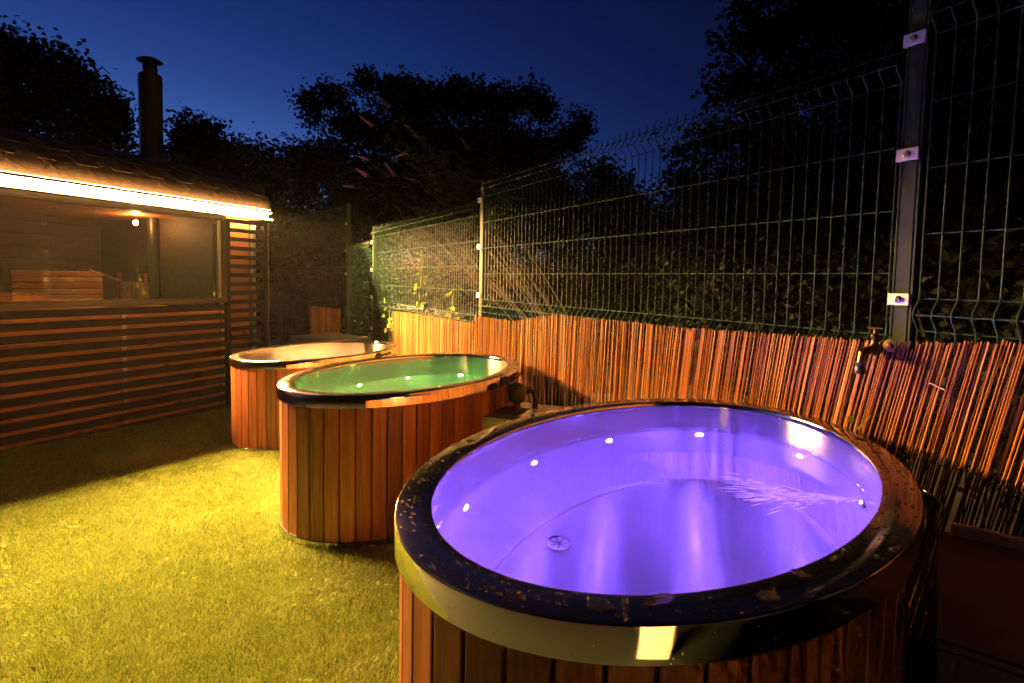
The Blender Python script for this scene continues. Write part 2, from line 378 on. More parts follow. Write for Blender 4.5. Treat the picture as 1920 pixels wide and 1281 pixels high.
# ------------------------------------------------------------------ oval tubs
TA, TB, TW, TH = 0.799, 0.523, 0.073, 0.71
def ell(a, b, n): return [(a * math.cos(2 * PI * k / n), b * math.sin(2 * PI * k / n)) for k in range(n)]
def ring_mesh(name, prof, m, n=160, smooth=True, close=False):
    """prof: list of (inset from the outer outline, z)."""
    V = []; F = []
    for ins, z in prof:
        V += [(x, y, z) for x, y in ell(TA - ins, TB - ins, n)]
    k = len(prof); seg = k if close else k - 1
    for i in range(seg):
        i2 = (i + 1) % k
        for j in range(n): F.append((i * n + j, i * n + (j + 1) % n, i2 * n + (j + 1) % n, i2 * n + j))
    mb = MB(); mb.v = V; mb.f = F
    return mb.mesh(name, m, smooth=smooth)
def ell_arc(a, b, n):
    """n points spaced evenly along the outline: (x, y, normal angle)."""
    K = 4000; ts = np.linspace(0, 2 * PI, K + 1); xs = a * np.cos(ts); ys = b * np.sin(ts)
    L = np.concatenate([[0], np.cumsum(np.hypot(np.diff(xs), np.diff(ys)))]); out = []
    for k in range(n):
        t = np.interp(L[-1] * (k + 0.5) / n, L, ts); out.append((a * math.cos(t), b * math.sin(t), math.atan2(a * math.sin(t), b * math.cos(t))))
    return out, L[-1]
ZR = TH; SK = 0.056; ZF = 0.055
me_rim = ring_mesh('rim', [(0.0045, ZR - SK), (0.0, ZR - SK), (0.0, ZR - 0.004), (0.0012, ZR - 0.0012), (0.004, ZR), (TW - 0.006, ZR), (TW - 0.002, ZR - 0.001), (TW, ZR - 0.005), (TW, ZR - 0.02), (TW - 0.003, ZR - 0.02), (TW - 0.003, ZR - 0.006), (0.005, ZR - 0.006)], M_rim, close=True)
me_rim.materials.append(M_skirt)
for p in me_rim.polygons:
    if abs(p.normal.z) < 0.5 and abs(p.center.z - (ZR - 0.03)) < 0.028: p.material_index = 1
me_shell = ring_mesh('inner_shell', [(TW + 0.001, ZR - 0.140), (TW + 0.001, ZR - 0.3), (TW + 0.002, ZF + 0.04), (TW + 0.010, ZF + 0.012), (TW + 0.03, ZF + 0.002)], M_shell, n=200)
me_upwall = ring_mesh('upper_wall', [(TW - 0.0005, ZR - 0.02), (TW + 0.001, ZR - 0.03), (TW + 0.001, ZR - 0.140)], M_shadesteel, n=200)
def floor_mesh():
    prof = []; n = 120; V = []; F = []
    rings = [(1.0, 0.0), (0.97, -0.001), (0.7, -0.006), (0.4, -0.010), (0.1, -0.012)]
    a, b = TA - TW - 0.03, TB - TW - 0.03
    for s, dz in rings: V += [(x * s, y * s, ZF + 0.002 + dz) for x, y in ell(a, b, n)]
    V.append((0, 0, ZF - 0.0102))
    for i in range(len(rings) - 1):
        for j in range(n): F.append((i * n + j, i * n + (j + 1) % n, (i + 1) * n + (j + 1) % n, (i + 1) * n + j))
    for j in range(n): F.append(((len(rings) - 1) * n + j, (len(rings) - 1) * n + (j + 1) % n, len(V) - 1))
    mb = MB(); mb.v = V; mb.f = F; return mb.mesh('tub_floor', M_floor, smooth=True)
me_floor = floor_mesh()
me_weld = MB()
_pts = [(x, y, ZF + 0.004) for x, y in ell(TA - TW - 0.022, TB - TW - 0.022, 120)]; me_weld.tube(_pts + [_pts[0]], 0.0035, 6, cap=False)
me_weld = me_weld.mesh('weld_bead', M_rim, smooth=True)
me_base = ring_mesh('base_band', [(0.018, 0.0), (0.006, 0.0), (0.006, 0.050), (0.008, 0.052), (0.0125, 0.052)], M_skirt)
STAVES, LEN = ell_arc(TA - 0.021, TB - 0.021, 60)
SWD = LEN / 60
me_stave = MB().box((0, 0, 0), (0.018, SWD - 0.0050, TH - SK - 0.036 + 0.018)).mesh('stave', M_stave, bevel=0.003, seg=2)
me_back = ring_mesh('liner', [(0.040, 0.01), (0.040, ZR - 0.03)], M_plastic)
def water_mesh(z, name):
    n = 128; V = [(x, y, z) for x, y in ell(TA - TW - 0.0012, TB - TW - 0.0012, n)] ; V.append((0, 0, z)); F = [(j, (j + 1) % n, n) for j in range(n)]
    mb = MB(); mb.v = V; mb.f = F; return mb.mesh(name, M_water)
me_led = MB().lathe([(0.0, 0.006), (0.008, 0.006), (0.0115, 0.003), (0.012, 0.0)], 16, cap=False)
me_ledring = MB().lathe([(0.0125, 0.0), (0.0125, 0.005), (0.0150, 0.006), (0.0175, 0.004), (0.018, 0.0)], 20, cap=False).mesh('bezel', M_skirt, smooth=True)
me_led_mesh = {k: me_led.mesh('led_lens', m, smooth=True) for k, m in (('v', M_ledv), ('g', M_ledg), ('o', M_ledoff))}
LED_ANG = [-62.9, -26, 19.5, 57, 87.5, 118.7, 154, 199, 237, 267.5]
def wall_pt(deg, z, ins=0.0):
    a, b = TA - TW - 0.001 - ins, TB - TW - 0.001 - ins; t = R(deg)
    p = Vector((a * math.cos(t), b * math.sin(t), z)); nrm = Vector((-b * math.cos(t), -a * math.sin(t), 0)).normalized()
    return p, nrm
def drain(parent, deg_xy):
    mb = MB().lathe([(0.040, 0.0), (0.040, 0.004), (0.036, 0.006), (0.029, 0.004), (0.028, 0.001)], 32, cap=False)
    d = obj('drain', mb.mesh('drain_flange', M_skirt, smooth=True), parent, loc=(deg_xy[0], deg_xy[1], ZF + 0.0))
    st = MB(); n = 36
    st.lathe([(0.028, -0.004), (0.028, 0.0016)], 28, cap=True)
    obj('strainer', st.mesh('strainer', M_box, smooth=False), d)
    sp = MB()
    for k in range(7):
        a = 2 * PI * k / 7; sp.box((0.0175 * math.cos(a), 0.0175 * math.sin(a), 0.003), (0.021, 0.0045, 0.0026), Matrix.Rotation(a, 3, 'Z'))
    sp.lathe([(0.008, 0.0016), (0.008, 0.005), (0.004, 0.006)], 16)
    obj('strainer_grid', sp.mesh('strainer_grid', M_skirt), d)
    return d
def droplets(parent, n, big, seed, name='water_droplets'):
    rg = random.Random(seed); mb = MB(); placed = []
    for k in range(n + big):
        for _try in range(20):
            t = rg.uniform(0, 2 * PI); ins = rg.uniform(0.006, TW - 0.008)
            x, y = (TA - ins) * math.cos(t), (TB - ins) * math.sin(t)
            r = (rg.uniform(0.0012, 0.0042) if k >= big else rg.uniform(0.007, 0.016))
            if all((x - p[0]) ** 2 + (y - p[1]) ** 2 > (r + p[2]) ** 2 * (1.6 if k >= big else 2.4) for p in placed): break
        else: continue
        placed.append((x, y, r)); ns = 7 if k >= big else 26
        st = rg.uniform(1.0, 1.8) if k < big else rg.uniform(1, 1.35); an = t + PI / 2 + rg.uniform(-.5, .5); h = r * (0.42 if k >= big else 0.16)
        ph = [rg.uniform(0, 6.28) for _ in range(4)]; V = []; rings = [(1.0, 0), (0.86, 0.55), (0.5, 0.92)] if k >= big else [(1, 0), (.93, .5), (.82, .85), (.5, .95)]
        for f, hz in rings:
            for j in range(ns):
                a = 2 * PI * j / ns; rr = r * f
                if k < big: rr *= 1 + 0.28 * math.sin(2 * a + ph[0]) + 0.17 * math.sin(3 * a + ph[1]) + 0.10 * math.sin(5 * a + ph[2])
                u, v = rr * st * math.cos(a), rr * math.sin(a) * (1 if k >= big else 0.8)
                V.append((x + u * math.cos(an) - v * math.sin(an), y + u * math.sin(an) + v * math.cos(an), ZR + 0.0002 + h * hz))
        V.append((x, y, ZR + 0.0002 + h)); F = []
        for i in range(len(rings) - 1):
            for j in range(ns): F.append((i * ns + j, i * ns + (j + 1) % ns, (i + 1) * ns + (j + 1) % ns, (i + 1) * ns + j))
        for j in range(ns): F.append(((len(rings) - 1) * ns + j, (len(rings) - 1) * ns + (j + 1) % ns, len(V) - 1))
        mb.add(V, F)
    # beads hanging on the skirt
    for k in range(n // 3):
        t = rg.uniform(0, 2 * PI); z = ZR - SK + abs(rg.gauss(0, 0.014)); r = rg.uniform(0.001, 0.0024)
        if z > ZR - 0.006: continue
        x, y = TA * math.cos(t), TB * math.sin(t); nr = Vector((TB * math.cos(t), TA * math.sin(t), 0)).normalized(); tg = Vector((-nr.y, nr.x, 0)); up = Vector((0, 0, 1))
        V = [Vector((x, y, z)) + (tg * math.cos(a) + up * math.sin(a) * 1.3) * r for a in [2 * PI * j / 6 for j in range(6)]] + [Vector((x, y, z)) + nr * r * 0.6]
        mb.add(V, [(j, (j + 1) % 6, 6) for j in range(6)])
    tag(mb.build(name, M_drop, parent, smooth=True), kind='stuff')
def handle(parent, deg):
    t = R(deg); x, y = TA * math.cos(t), TB * math.sin(t); nr = Vector((TB * math.cos(t), TA * math.sin(t), 0)).normalized(); tg = Vector((-nr.y, nr.x, 0))
    z = ZR - SK / 2; mb = MB(); c = Vector((x, y, z))
    P = [c - tg * 0.075 + nr * 0.001, c - tg * 0.075 + nr * 0.018, c - tg * 0.066 + nr * 0.026, c + tg * 0.066 + nr * 0.026, c + tg * 0.075 + nr * 0.018, c + tg * 0.075 + nr * 0.001]
    mb.tube(P, 0.007, 8)
    h = mb.build('handle', M_plastic, parent, smooth=True)
    for s in (-1, 1):
        q = MB().tube([c + tg * 0.075 * s, c + tg * 0.075 * s + nr * 0.004], 0.013, 14); q.build('handle_mount', M_plastic, h, smooth=True)
LEDZ = 0.185
def latch(parent, deg):
    t = R(deg); nr = Vector((TB * math.cos(t), TA * math.sin(t), 0)).normalized(); tg = Vector((-nr.y, nr.x, 0)); c = Vector((TA * math.cos(t), TB * math.sin(t), ZR - SK / 2))
    Mx = Matrix((tg, nr, Vector((0, 0, 1)))).transposed()
    o = MB().box(c + nr * 0.004, (0.05, 0.006, 0.05), Mx).build('latch', M_plastic, parent, bevel=0.002)
    MB().tube([c + nr * 0.006 - tg * 0.012 + Vector((0, 0, 0.02)), c + nr * 0.022 + Vector((0, 0, 0.012)), c + nr * 0.024 + Vector((0, 0, -0.06))], [0.008, 0.010, 0.007], 10).build('latch_lever', M_plastic, o, smooth=True)
    MB().lathe([(0.010, 0), (0.011, 0.006), (0.008, 0.012), (0.001, 0.014)], 16, Matrix.Translation(c + nr * 0.026 + Vector((0, 0, -0.005))) @ nr.to_track_quat('Z', 'Y').to_matrix().to_4x4()).build('latch_knob', M_plastic, o, smooth=True)
def make_tub(label, xy, z, an, led, water, first=None, drops=(260, 26), hd=None, seed=1):
    t = empty('hot_tub', (xy[0], xy[1], z), an); tag(t, label, 'hot tub', 'oval timber clad tubs in a row')
    obj('rim', me_rim, t); obj('inner_shell', me_shell, t); obj('upper_wall', me_upwall, t); fl = obj('tub_floor', me_floor, t); obj('weld_bead', me_weld, fl)
    obj('base_band', me_base, t); obj('liner', me_back, t)
    for x, y, a in STAVES: obj('stave', me_stave, t, loc=(x, y, 0.034 + (TH - SK - 0.036 + 0.018) / 2), rot=(0, 0, a))
    for dg in LED_ANG:
        p, nr = wall_pt(dg, ZR - LEDZ); q = nr.to_track_quat('Z', 'Y').to_euler()
        b = obj('led_light', me_ledring, t, loc=p, rot=q); obj('lens', me_led_mesh[led], b)
    for dg in (88.6, 268.6):      # vertical weld seams in the wall
        p0, nr = wall_pt(dg, ZF + 0.05, -0.0004); p1, _ = wall_pt(dg, ZR - 0.021, -0.0004)
        MB().tube([p0, p1], 0.0014, 6).build('wall_seam', M_rim, t, smooth=True)
    if water is not None:
        obj('water_surface', water_mesh(ZR - water, 'water_surface'), t)
    drain(t, (0.014, 0.337))
    droplets(t, drops[0], drops[1], seed)
    if hd is not None: handle(t, hd)
    latch(t, -80)
    return t
TUBS = [((0.414, 1.399), 0.0, 0.923), ((-0.554, 3.11), -0.074, 1.051), ((-1.654, 4.792), -0.193, 1.10)]
tub1 = make_tub('nearest oval timber tub with steel rim and violet lit water', *TUBS[0], 'v', 0.095, drops=(520, 22), seed=3)
tub2 = make_tub('middle oval timber tub with steel rim and green lit water', *TUBS[1], 'g', 0.134, drops=(1100, 60), hd=-68, seed=5)
tub3 = make_tub('farthest oval timber tub with unlit steel interior, beside the sauna', *TUBS[2], 'o', None, drops=(700, 40), hd=-72, seed=8)
def water_jet():
    """streaks of bubbles leaving the inlet by the right hand light of the near tub"""
    rg = random.Random(4); mb = MB(); p, nr = wall_pt(-62.9, ZR - 0.165)
    tg = Vector((-nr.y, nr.x, 0)); dr = (nr * 0.55 + Vector((-math.cos(0.923), math.sin(0.923), 0)) * 0.0 + tg * -0.0).normalized()
    d0 = (Matrix.Rotation(R(22), 3, 'Z') @ dr)
    for k in range(300):
        s = rg.random() ** 1.4 * 0.30; a = rg.gauss(0, 0.16); ln = rg.uniform(0.012, 0.05) * (0.5 + s * 3)
        d = Matrix.Rotation(a, 3, 'Z') @ d0; q = p + nr * 0.012 + d * s; c = rg.uniform(-0.25, 0.25)
        P = [q + (Matrix.Rotation(c * u, 3, 'Z') @ d) * ln * u + Vector((0, 0, rg.uniform(-.002, .002) + 0.05 * min(1, (s + ln * u) * 4))) for u in (0, .33, .66, 1)]
        mb.tube(P, [0.0002, 0.0012, 0.0010, 0.0002], 4, cap=False)
    tag(mb.build('bubble_streaks', M_bub, tub1, smooth=True), kind='stuff')
    MB().lathe([(0.0, 0.0), (0.012, 0.0), (0.013, 0.006), (0.02, 0.007), (0.022, 0.0)], 20, Matrix.Translation(p + Vector((0, 0, -0.03)) + tg * 0.02) @ nr.to_track_quat('Z', 'Y').to_matrix().to_4x4(), cap=False).build('inlet', M_skirt, tub1, smooth=True)
M_bub, _nt, _b = mat('bubbles'); _b.inputs['Base Color'].default_value = (0.9, 0.9, 0.95, 1); _b.inputs['Roughness'].default_value = 0.3; _b.inputs['Transmission Weight'].default_value = 0.5
water_jet()

# ------------------------------------------------------------------ welded mesh fence
EYE = CAMZ + 0.0464
def wire_path(x):
    """vertical wire of a panel 2.0 m tall, local z 0 at the eye row; folds stick out towards -y (the tubs)."""
    P = [(0.73, 0), (0.70, 0), (0.688, -0.004), (0.658, -0.033), (0.646, -0.035), (0.634, -0.031), (0.610, -0.004), (0.60, 0), (0.3, 0), (-0.19, 0), (-0.204, -0.003), (-0.236, -0.031), (-0.25, -0.034), (-0.262, -0.031), (-0.292, -0.003), (-0.305, 0), (-0.7, 0), (-1.12, 0)]
    return [(x, y, z) for z, y in P]
WR = 0.0026
me_vwire = MB().tube(wire_path(0), WR, 6).mesh('vertical_wire', M_green, smooth=True)
HROWS = [(0.70, 0), (0.65, -0.0375), (0.60, 0), (0.40, 0), (0.20, 0), (0.0, 0), (-0.20, 0), (-0.25, -0.037), (-0.30, 0), (-0.5, 0), (-0.7, 0), (-0.9, 0), (-1.1, 0)]
me_hw = {}
def hwire(L):
    L = round(L, 3)
    if L not in me_hw: me_hw[L] = MB().tube([(-0.004, 0, 0), (L / 2, 0, 0), (L + 0.004, 0, 0)], WR, 6).mesh('horizontal_wire', M_green, smooth=True)
    return me_hw[L]
def fence_panel(label, t0, nw, dz, P=FP, D=FD, group='green welded mesh fence panels'):
    o = fpt(t0, 0, EYE + dz, P, D); root = empty('mesh_fence', o, math.atan2(D.y, D.x))
    tag(root, label, 'fence', group)
    for i in range(nw): obj('vertical_wire', me_vwire, root, loc=(i * 0.05, -0.0026, 0))
    L = (nw - 1) * 0.05
    for z, y in HROWS: obj('horizontal_wire', hwire(L), root, loc=(0, y + 0.0026, z))
    return root
# local +y of a panel must point away from the tubs (FN): rotation about z by FA gives +y = FN
fence_panel('long green mesh panel from the pillar post behind the violet tub to the middle post', 0.0, 60, 0.0)
fence_panel('green mesh panel cut by the right edge, right of the nearest post', 3.04, 34, 0.1215)
fence_panel('green mesh panel with yellow creeper, behind the green tub', -3.10, 61, -0.136)
fence_panel('short green mesh panel between the two farthest posts of the row', -4.52, 27, -0.30)
P4 = FP + FD * -4.58; A4 = FA + R(10.8); D4 = Vector((math.cos(A4), math.sin(A4)))
fence_panel('raised far green mesh panel just right of the sauna corner', -3.06, 61, 0.30, P4, D4)
fence_panel('raised far green mesh panel partly hidden behind the sauna corner', -6.12, 60, 0.30, P4, D4)
me_clip = MB().box((0, 0, 0), (0.062, 0.006, 0.038)).box((-0.027, 0.006, 0), (0.008, 0.010, 0.038)).box((0.027, 0.006, 0), (0.008, 0.010, 0.038)).mesh('clip', M_clip, bevel=0.0012)
Rx90 = Matrix.Rotation(R(90), 4, 'X')
me_bolt = MB().lathe([(0.011, 0), (0.011, 0.002), (0.0085, 0.003), (0.0085, 0.008), (0.0065, 0.009), (0.0045, 0.009), (0.004, 0.006), (0.0001, 0.006)], 18, Rx90).mesh('clip_bolt', M_bolt, smooth=True)
def fence_post(label, t, top, clips, P=FP, D=FD, w=0.046, bottom=None):
    b = fpt(t, 0, 0, P, D); zb = gz(b.x, b.y) - 0.25; root = empty('fence_post', (b.x, b.y, zb), math.atan2(D.y, D.x)); tag(root, label, 'fence post', 'green steel fence posts')
    mb = MB().box((0, 0.034, (top - zb) / 2), (w, 0.056, top - zb)); o = mb.build('post', M_postg, root, bevel=0.004)
    for s in (-1, 1):
        MB().box((s * (w / 2 + 0.004), 0.016, (top - zb) / 2 - 0.02), (0.007, 0.018, top - zb - 0.06)).build('flange', M_postg, root, bevel=0.001)
    MB().box((0, 0.034, top - zb + 0.004), (w + 0.006, 0.062, 0.01)).build('post_cap', M_plastic, root, bevel=0.003)
    for zc in clips:
        c = obj('clip', me_clip, root, loc=(0, -0.012, zc - zb)); obj('clip_bolt', me_bolt, c, loc=(0, -0.003, 0))
    return root
fence_post('tall nearest green fence post with three grey clips, beside the brass tap', 2.985, 2.20, [1.919, 1.567, 1.114])
fence_post('middle green fence post behind the right end of the green lit tub', -0.048, 1.925, [1.773, 1.41, 1.029])
fence_post('dark green fence post at the left end of the creeper panel', -3.17, 1.80, [1.60, 1.25, 0.90, 0.5])
fence_post('slim tall post where the fence steps up', -4.60, 2.24, [1.95, 1.55, 1.2], w=0.05)
fence_post('farthest slim fence post in front of the hedge, near the sauna corner', -3.11, 2.24, [1.9, 1.5, 1.1], P4, D4, w=0.04)

# ------------------------------------------------------------------ reed screens
RTOP = [(-2.2, 0.775), (-2.105, 0.778), (-1.109, 0.80), (-0.06, 0.80), (-0.04, 0.862), (0.092, 0.866), (0.6, 0.868), (0.834, 0.905), (1.082, 0.945), (2.118, 0.952), (2.572, 0.966), (2.936, 0.976), (3.029, 0.981), (3.167, 0.996), (3.308, 1.011), (6, 1.1)]
def rtop(t): return float(np.interp(t, [p[0] for p in RTOP], [p[1] for p in RTOP]))
def rlean(t): return float(np.interp(t, [-2.2, 0.5, 2.0, 3.0, 4.2], [0.0, 0.01, 0.07, 0.19, 0.22]))
reed_me = []
for k in range(20):
    rg = random.Random(50 + k); r = rg.uniform(0.0022, 0.0033); b = rg.uniform(-0.0025, 0.0025); c = rg.uniform(-0.003, 0.003)
    P = [(b * math.sin(u * 3.0), c * math.sin(u * 5), -1.0 * (1 - u)) for u in (0, .33, .66, 1)]
    reed_me.append(MB().tube(P, [r * 1.05, r * rg.uniform(.95, 1.05), r, r * 0.92], 6).mesh('reed', M_reed if k < 10 else M_reedred, smooth=True))
def reed_screen(label, t0, t1, seed, off=0.045, topf=rtop, leanf=rlean, P=FP, D=FD, gmin=-0.02, sp=0.0073, red=0.0):
    rg = random.Random(seed); c = fpt((t0 + t1) / 2, off, 0, P, D); c.z = gz(c.x, c.y)
    root = empty('reed_screen', c, math.atan2(D.y, D.x)); tag(root, label, 'reed screen', 'reed screens tied to the fence')
    tm = (t0 + t1) / 2; t = t0; k = 0
    while t < t1 and k < 298:
        top = topf(t) + rg.gauss(0, 0.0032) - (0.015 if rg.random() < 0.02 else 0); le = leanf(t) + 0.02 * math.sin(t * 5 + seed) * math.sin(t * 2.3) + rg.gauss(0, 0.0035 if rg.random() < 0.97 else 0.03)
        g = fpt(t, off, 0, P, D); zb = gz(g.x, g.y) + gmin
        o = obj('reed', reed_me[rg.randrange(10) + (10 if rg.random() < red else 0)], root, loc=(t - tm, rg.uniform(-0.007, 0.007), top - c.z), rot=(rg.gauss(0, 0.006), le, rg.uniform(0, 6.28)))
        o.rotation_mode = 'XYZ'
        # rotate about the vertical first, lean afterwards
        o.rotation_euler = (Matrix.Rotation(le, 3, 'Y') @ Matrix.Rotation(rg.uniform(0, 6.28), 3, 'Z')).to_euler()
        o.scale = (1, 1, (top - zb) / math.cos(le) - 0.005); t += sp * rg.uniform(0.78, 1.24); k += 1
    for dz in (-0.06, -0.26, -0.46, -0.66):
        P_ = []; n = 40
        for i in range(n + 1):
            tt = t0 + (t1 - t0) * i / n; P_.append((tt - tm, -0.0075 + rg.uniform(-.001, .001), topf(tt) - c.z + dz + rg.uniform(-.004, .004)))
        MB().tube(P_, 0.0005, 4).build('binding_wire', M_brass, root, smooth=True)
    return root
reed_screen('pale golden reed screen behind the green lit tub, left of the middle post', -2.16, -0.03, 11, red=0.1)
reed_screen('reed screen right of the middle post, above the gap between two tubs', -0.02, 2.02, 12, red=0.55)
reed_screen('leaning reddish reed screen under the tap at the right edge', 2.03, 4.1, 13, red=1.0)
reed_screen('small brown reed screen piece at the foot of the far fence', -1.35, -0.1, 14, off=0.05, topf=lambda t: 0.66, leanf=lambda t: 0.0, P=P4, D=D4, sp=0.010, red=1.0)

# ------------------------------------------------------------------ sauna cabin
sauna = empty('sauna_cabin', (SA.x, SA.y, -0.33), S_RZ)
tag(sauna, 'dark slatted sauna cabin with curved shingle roof and glowing eave strip', 'sauna')
# local: x along the front wall (to the right), y into the cabin, z up from the base
BZ = -0.33
def lz(z): return z - BZ
X0, X1 = -0.6, 2.49; XP = 1.95; DEP = 2.3; EAVE = 1.796
def sbox(name, c, d, m, parent=sauna, bevel=0.0): return MB().box((c[0], c[1], lz(c[2])), d).build(name, m, parent, bevel=bevel)
# plank wall under the window
npl = 9; ph = (0.80 + 0.30) / npl
me_plank = MB().box((0, 0, 0), (XP - X0, 0.02, ph - 0.004)).mesh('wall_plank', M_pine, bevel=0.003)
for k in range(npl): obj('wall_plank', me_plank, sauna, loc=((X0 + XP) / 2, 0.045, lz(-0.30 + ph * (k + .5))))
sbox('wall_core', ((X0 + XP) / 2, 0.085, 0.25), (XP - X0 - 0.02, 0.05, 1.12), M_black)
# slats
me_slat = MB().box((0, 0, 0), (XP - X0 - 0.002, 0.022, 0.062)).mesh('slat', M_black, bevel=0.002)
me_slat2 = MB().box((0, 0, 0), (X1 - XP - 0.07, 0.022, 0.044)).mesh('slat', M_black, bevel=0.002)
PITCH = 0.098
for k in range(12): obj('slat', me_slat, sauna, loc=((X0 + XP) / 2, 0.0, lz(0.80 - k * PITCH)))
for k in range(21): obj('slat', me_slat2, sauna, loc=((X1 + XP) / 2, 0.0, lz(1.735 - k * PITCH)))
for x in (-0.35, 0.93, 1.93): sbox('batten', (x, 0.0225, 0.26), (0.035, 0.0225, 1.08), M_alu)
sbox('corner_post', (X1 - 0.0275, 0.0, 0.73), (0.055, 0.05, 2.05), M_black, bevel=0.003)
sbox('corner_trim', (X1 + 0.0030, -0.012, 0.73), (0.005, 0.030, 2.05), M_alu)
sbox('porch_post', (XP + 0.03, 0.002, 0.73), (0.05, 0.05, 2.05), M_black, bevel=0.003)
sbox('skirting', ((X0 + X1) / 2, 0.03, -0.36), (X1 - X0, 0.03, 0.10), M_black)
# window
WZ0, WZ1 = 0.855, 1.77; WX0, WX1 = -0.5, XP
win = sbox('window', ((WX0 + WX1) / 2, 0.0, WZ0 + 0.02), (WX1 - WX0, 0.07, 0.05), M_frame, bevel=0.003)
def wpart(name, c, d, m): return MB().box((c[0], c[1], lz(c[2])), d).build(name, m, win, bevel=0.002)
wpart('frame_rail', ((WX0 + WX1) / 2, 0.0, WZ1 - 0.02), (WX1 - WX0 - 0.002, 0.07, 0.05), M_frame)
for x in (WX0 + 0.025, WX1 - 0.027): wpart('frame_stile', (x, 0.001, (WZ0 + WZ1) / 2), (0.05, 0.068, WZ1 - WZ0 - 0.092), M_frame)
wpart('bead', (WX1 - 0.066, -0.004, (WZ0 + WZ1) / 2), (0.022, 0.03, WZ1 - WZ0 - 0.094), M_alu)
wpart('pane', ((WX0 + WX1) / 2 - 0.01, 0.012, (WZ0 + WZ1) / 2), (WX1 - WX0 - 0.13, 0.008, WZ1 - WZ0 - 0.094), M_glass)
# cabin interior: back wall, end walls, floor
for k in range(15):
    sbox('back_plank', ((X0 + XP) / 2, DEP - 0.03, -0.25 + 0.14 * (k + .5)), (XP - X0 - 0.04, 0.02, 0.134), M_darkboard, bevel=0.003)
sbox('back_wall', ((X0 + XP) / 2, DEP, 0.75), (XP - X0, 0.03, 2.1), M_black)
sbox('end_wall', (X0 + 0.015, DEP / 2 + 0.06, 0.75), (0.03, DEP - 0.14, 2.1), M_pine)
# porch end: wall between cabin and porch and the porch rear boards seen through the slats
sbox('porch_side_wall', (XP - 0.012, DEP / 2 + 0.07, 0.75), (0.03, DEP - 0.18, 2.1), M_darkboard)
for k in range(14):
    sbox('porch_board', ((XP + X1) / 2 - 0.055, 0.13, -0.27 + 0.148 * (k + .5)), (X1 - XP - 0.17, 0.02, 0.143), M_pine, bevel=0.003)
sbox('porch_light', ((XP + X1) / 2, 0.068, 1.742), (0.44, 0.02, 0.012), M_porch)
sbox('porch_jamb', (X1 - 0.095, 0.115, 0.73), (0.045, 0.05, 2.05), M_alu, bevel=0.003)
sbox('porch_corner_post', (X1 - 0.05, 0.80, 0.73), (0.055, 0.055, 2.05), M_black, bevel=0.003)
sbox('cabin_ceiling', ((X0 + X1) / 2, DEP / 2 + 0.05, 1.80), (X1 - X0 - 0.02, DEP - 0.06, 0.03), M_pine)
sbox('cabin_floor', ((X0 + X1) / 2, DEP / 2 + 0.05, -0.285), (X1 - X0 - 0.02, DEP - 0.12, 0.03), M_pine)
# roof: barrel vault, axis along x
RISE = 0.56
def prof(u):     # u 0..1 across the depth -> (y, z)
    y = -0.02 + (DEP + 0.07) * (0.5 - 0.5 * math.cos(PI * u)); z = EAVE + 0.108 + (RISE - 0.06) * math.sin(PI * u) ** 0.92
    return y, z
mb = MB(); nu = 40; RX0, RX1 = X0 - 0.03, X1 + 0.04
V = []; F = []
for i in range(nu + 1):
    y, z = prof(i / nu); y2 = DEP / 2 + (y - DEP / 2) * 0.975; z2 = EAVE + 0.088 + (z - EAVE - 0.108) * 0.955
    V += [(RX0, y, lz(z)), (RX1, y, lz(z)), (RX0, y2, lz(z2)), (RX1, y2, lz(z2))]
for i in range(nu):
    a = i * 4; b = a + 4
    F += [(a, a + 1, b + 1, b), (a + 2, b + 2, b + 3, a + 3), (a, b, b + 2, a + 2), (a + 1, a + 3, b + 3, b + 1)]
F += [(0, 2, 3, 1), (nu * 4, nu * 4 + 1, nu * 4 + 3, nu * 4 + 2)]
mb.add(V, F); roof = mb.build('roof', M_shingle, sauna, smooth=True)
# hexagonal shingles on the front half of the vault
us = np.linspace(0, 1, 2001); pr_ = np.array([prof(u) for u in us]); AL = np.concatenate([[0], np.cumsum(np.hypot(*np.diff(pr_, axis=0).T))])
def at_arc(s, h=0.0):
    u = float(np.interp(s, AL, us)); y, z = prof(u); y1, z1 = prof(min(1, u + 1e-3)); y0, z0 = prof(max(0, u - 1e-3))
    ny, nz = -(z1 - z0), (y1 - y0); l = math.hypot(ny, nz); return y + ny / l * h, z + nz / l * h
SWID, SROW = 0.29, 0.165
nrow = int((AL[-1] * 0.62) / SROW)
for r in range(nrow):
    base = r * SROW; outl = []
    # lower edge hexagonal: down-pointing trapezoid, tops run straight up under the next row
    shape = [(-0.5, 0.62), (-0.5, 0.5), (-0.25, 0.0), (0.25, 0.0), (0.5, 0.5), (0.5, 0.62), (0.25, 1.15), (-0.25, 1.15)]
    V = []; 
    for dx, q in shape:
        y, z = at_arc(max(0.0, base + q * 2 * SROW * 0.66), 0.009 - 0.005 * min(1, q)); V.append((dx * (SWID - 0.008), y, lz(z)))
    for dx, q in shape:
        y, z = at_arc(max(0.0, base + q * 2 * SROW * 0.66), 0.0012); V.append((dx * (SWID - 0.008), y, lz(z)))
    n = 8; F = [tuple(range(n))] + [(j, j + n, (j + 1) % n + n, (j + 1) % n) for j in range(n)]
    me = MB().add(V, F).mesh('shingle', M_shingle)
    x = RX0 + SWID * (0.5 if r % 2 else 1.0)
    while x < RX1 - SWID * 0.3:
        obj('shingle', me, roof, loc=(x, 0, 0)); x += SWID
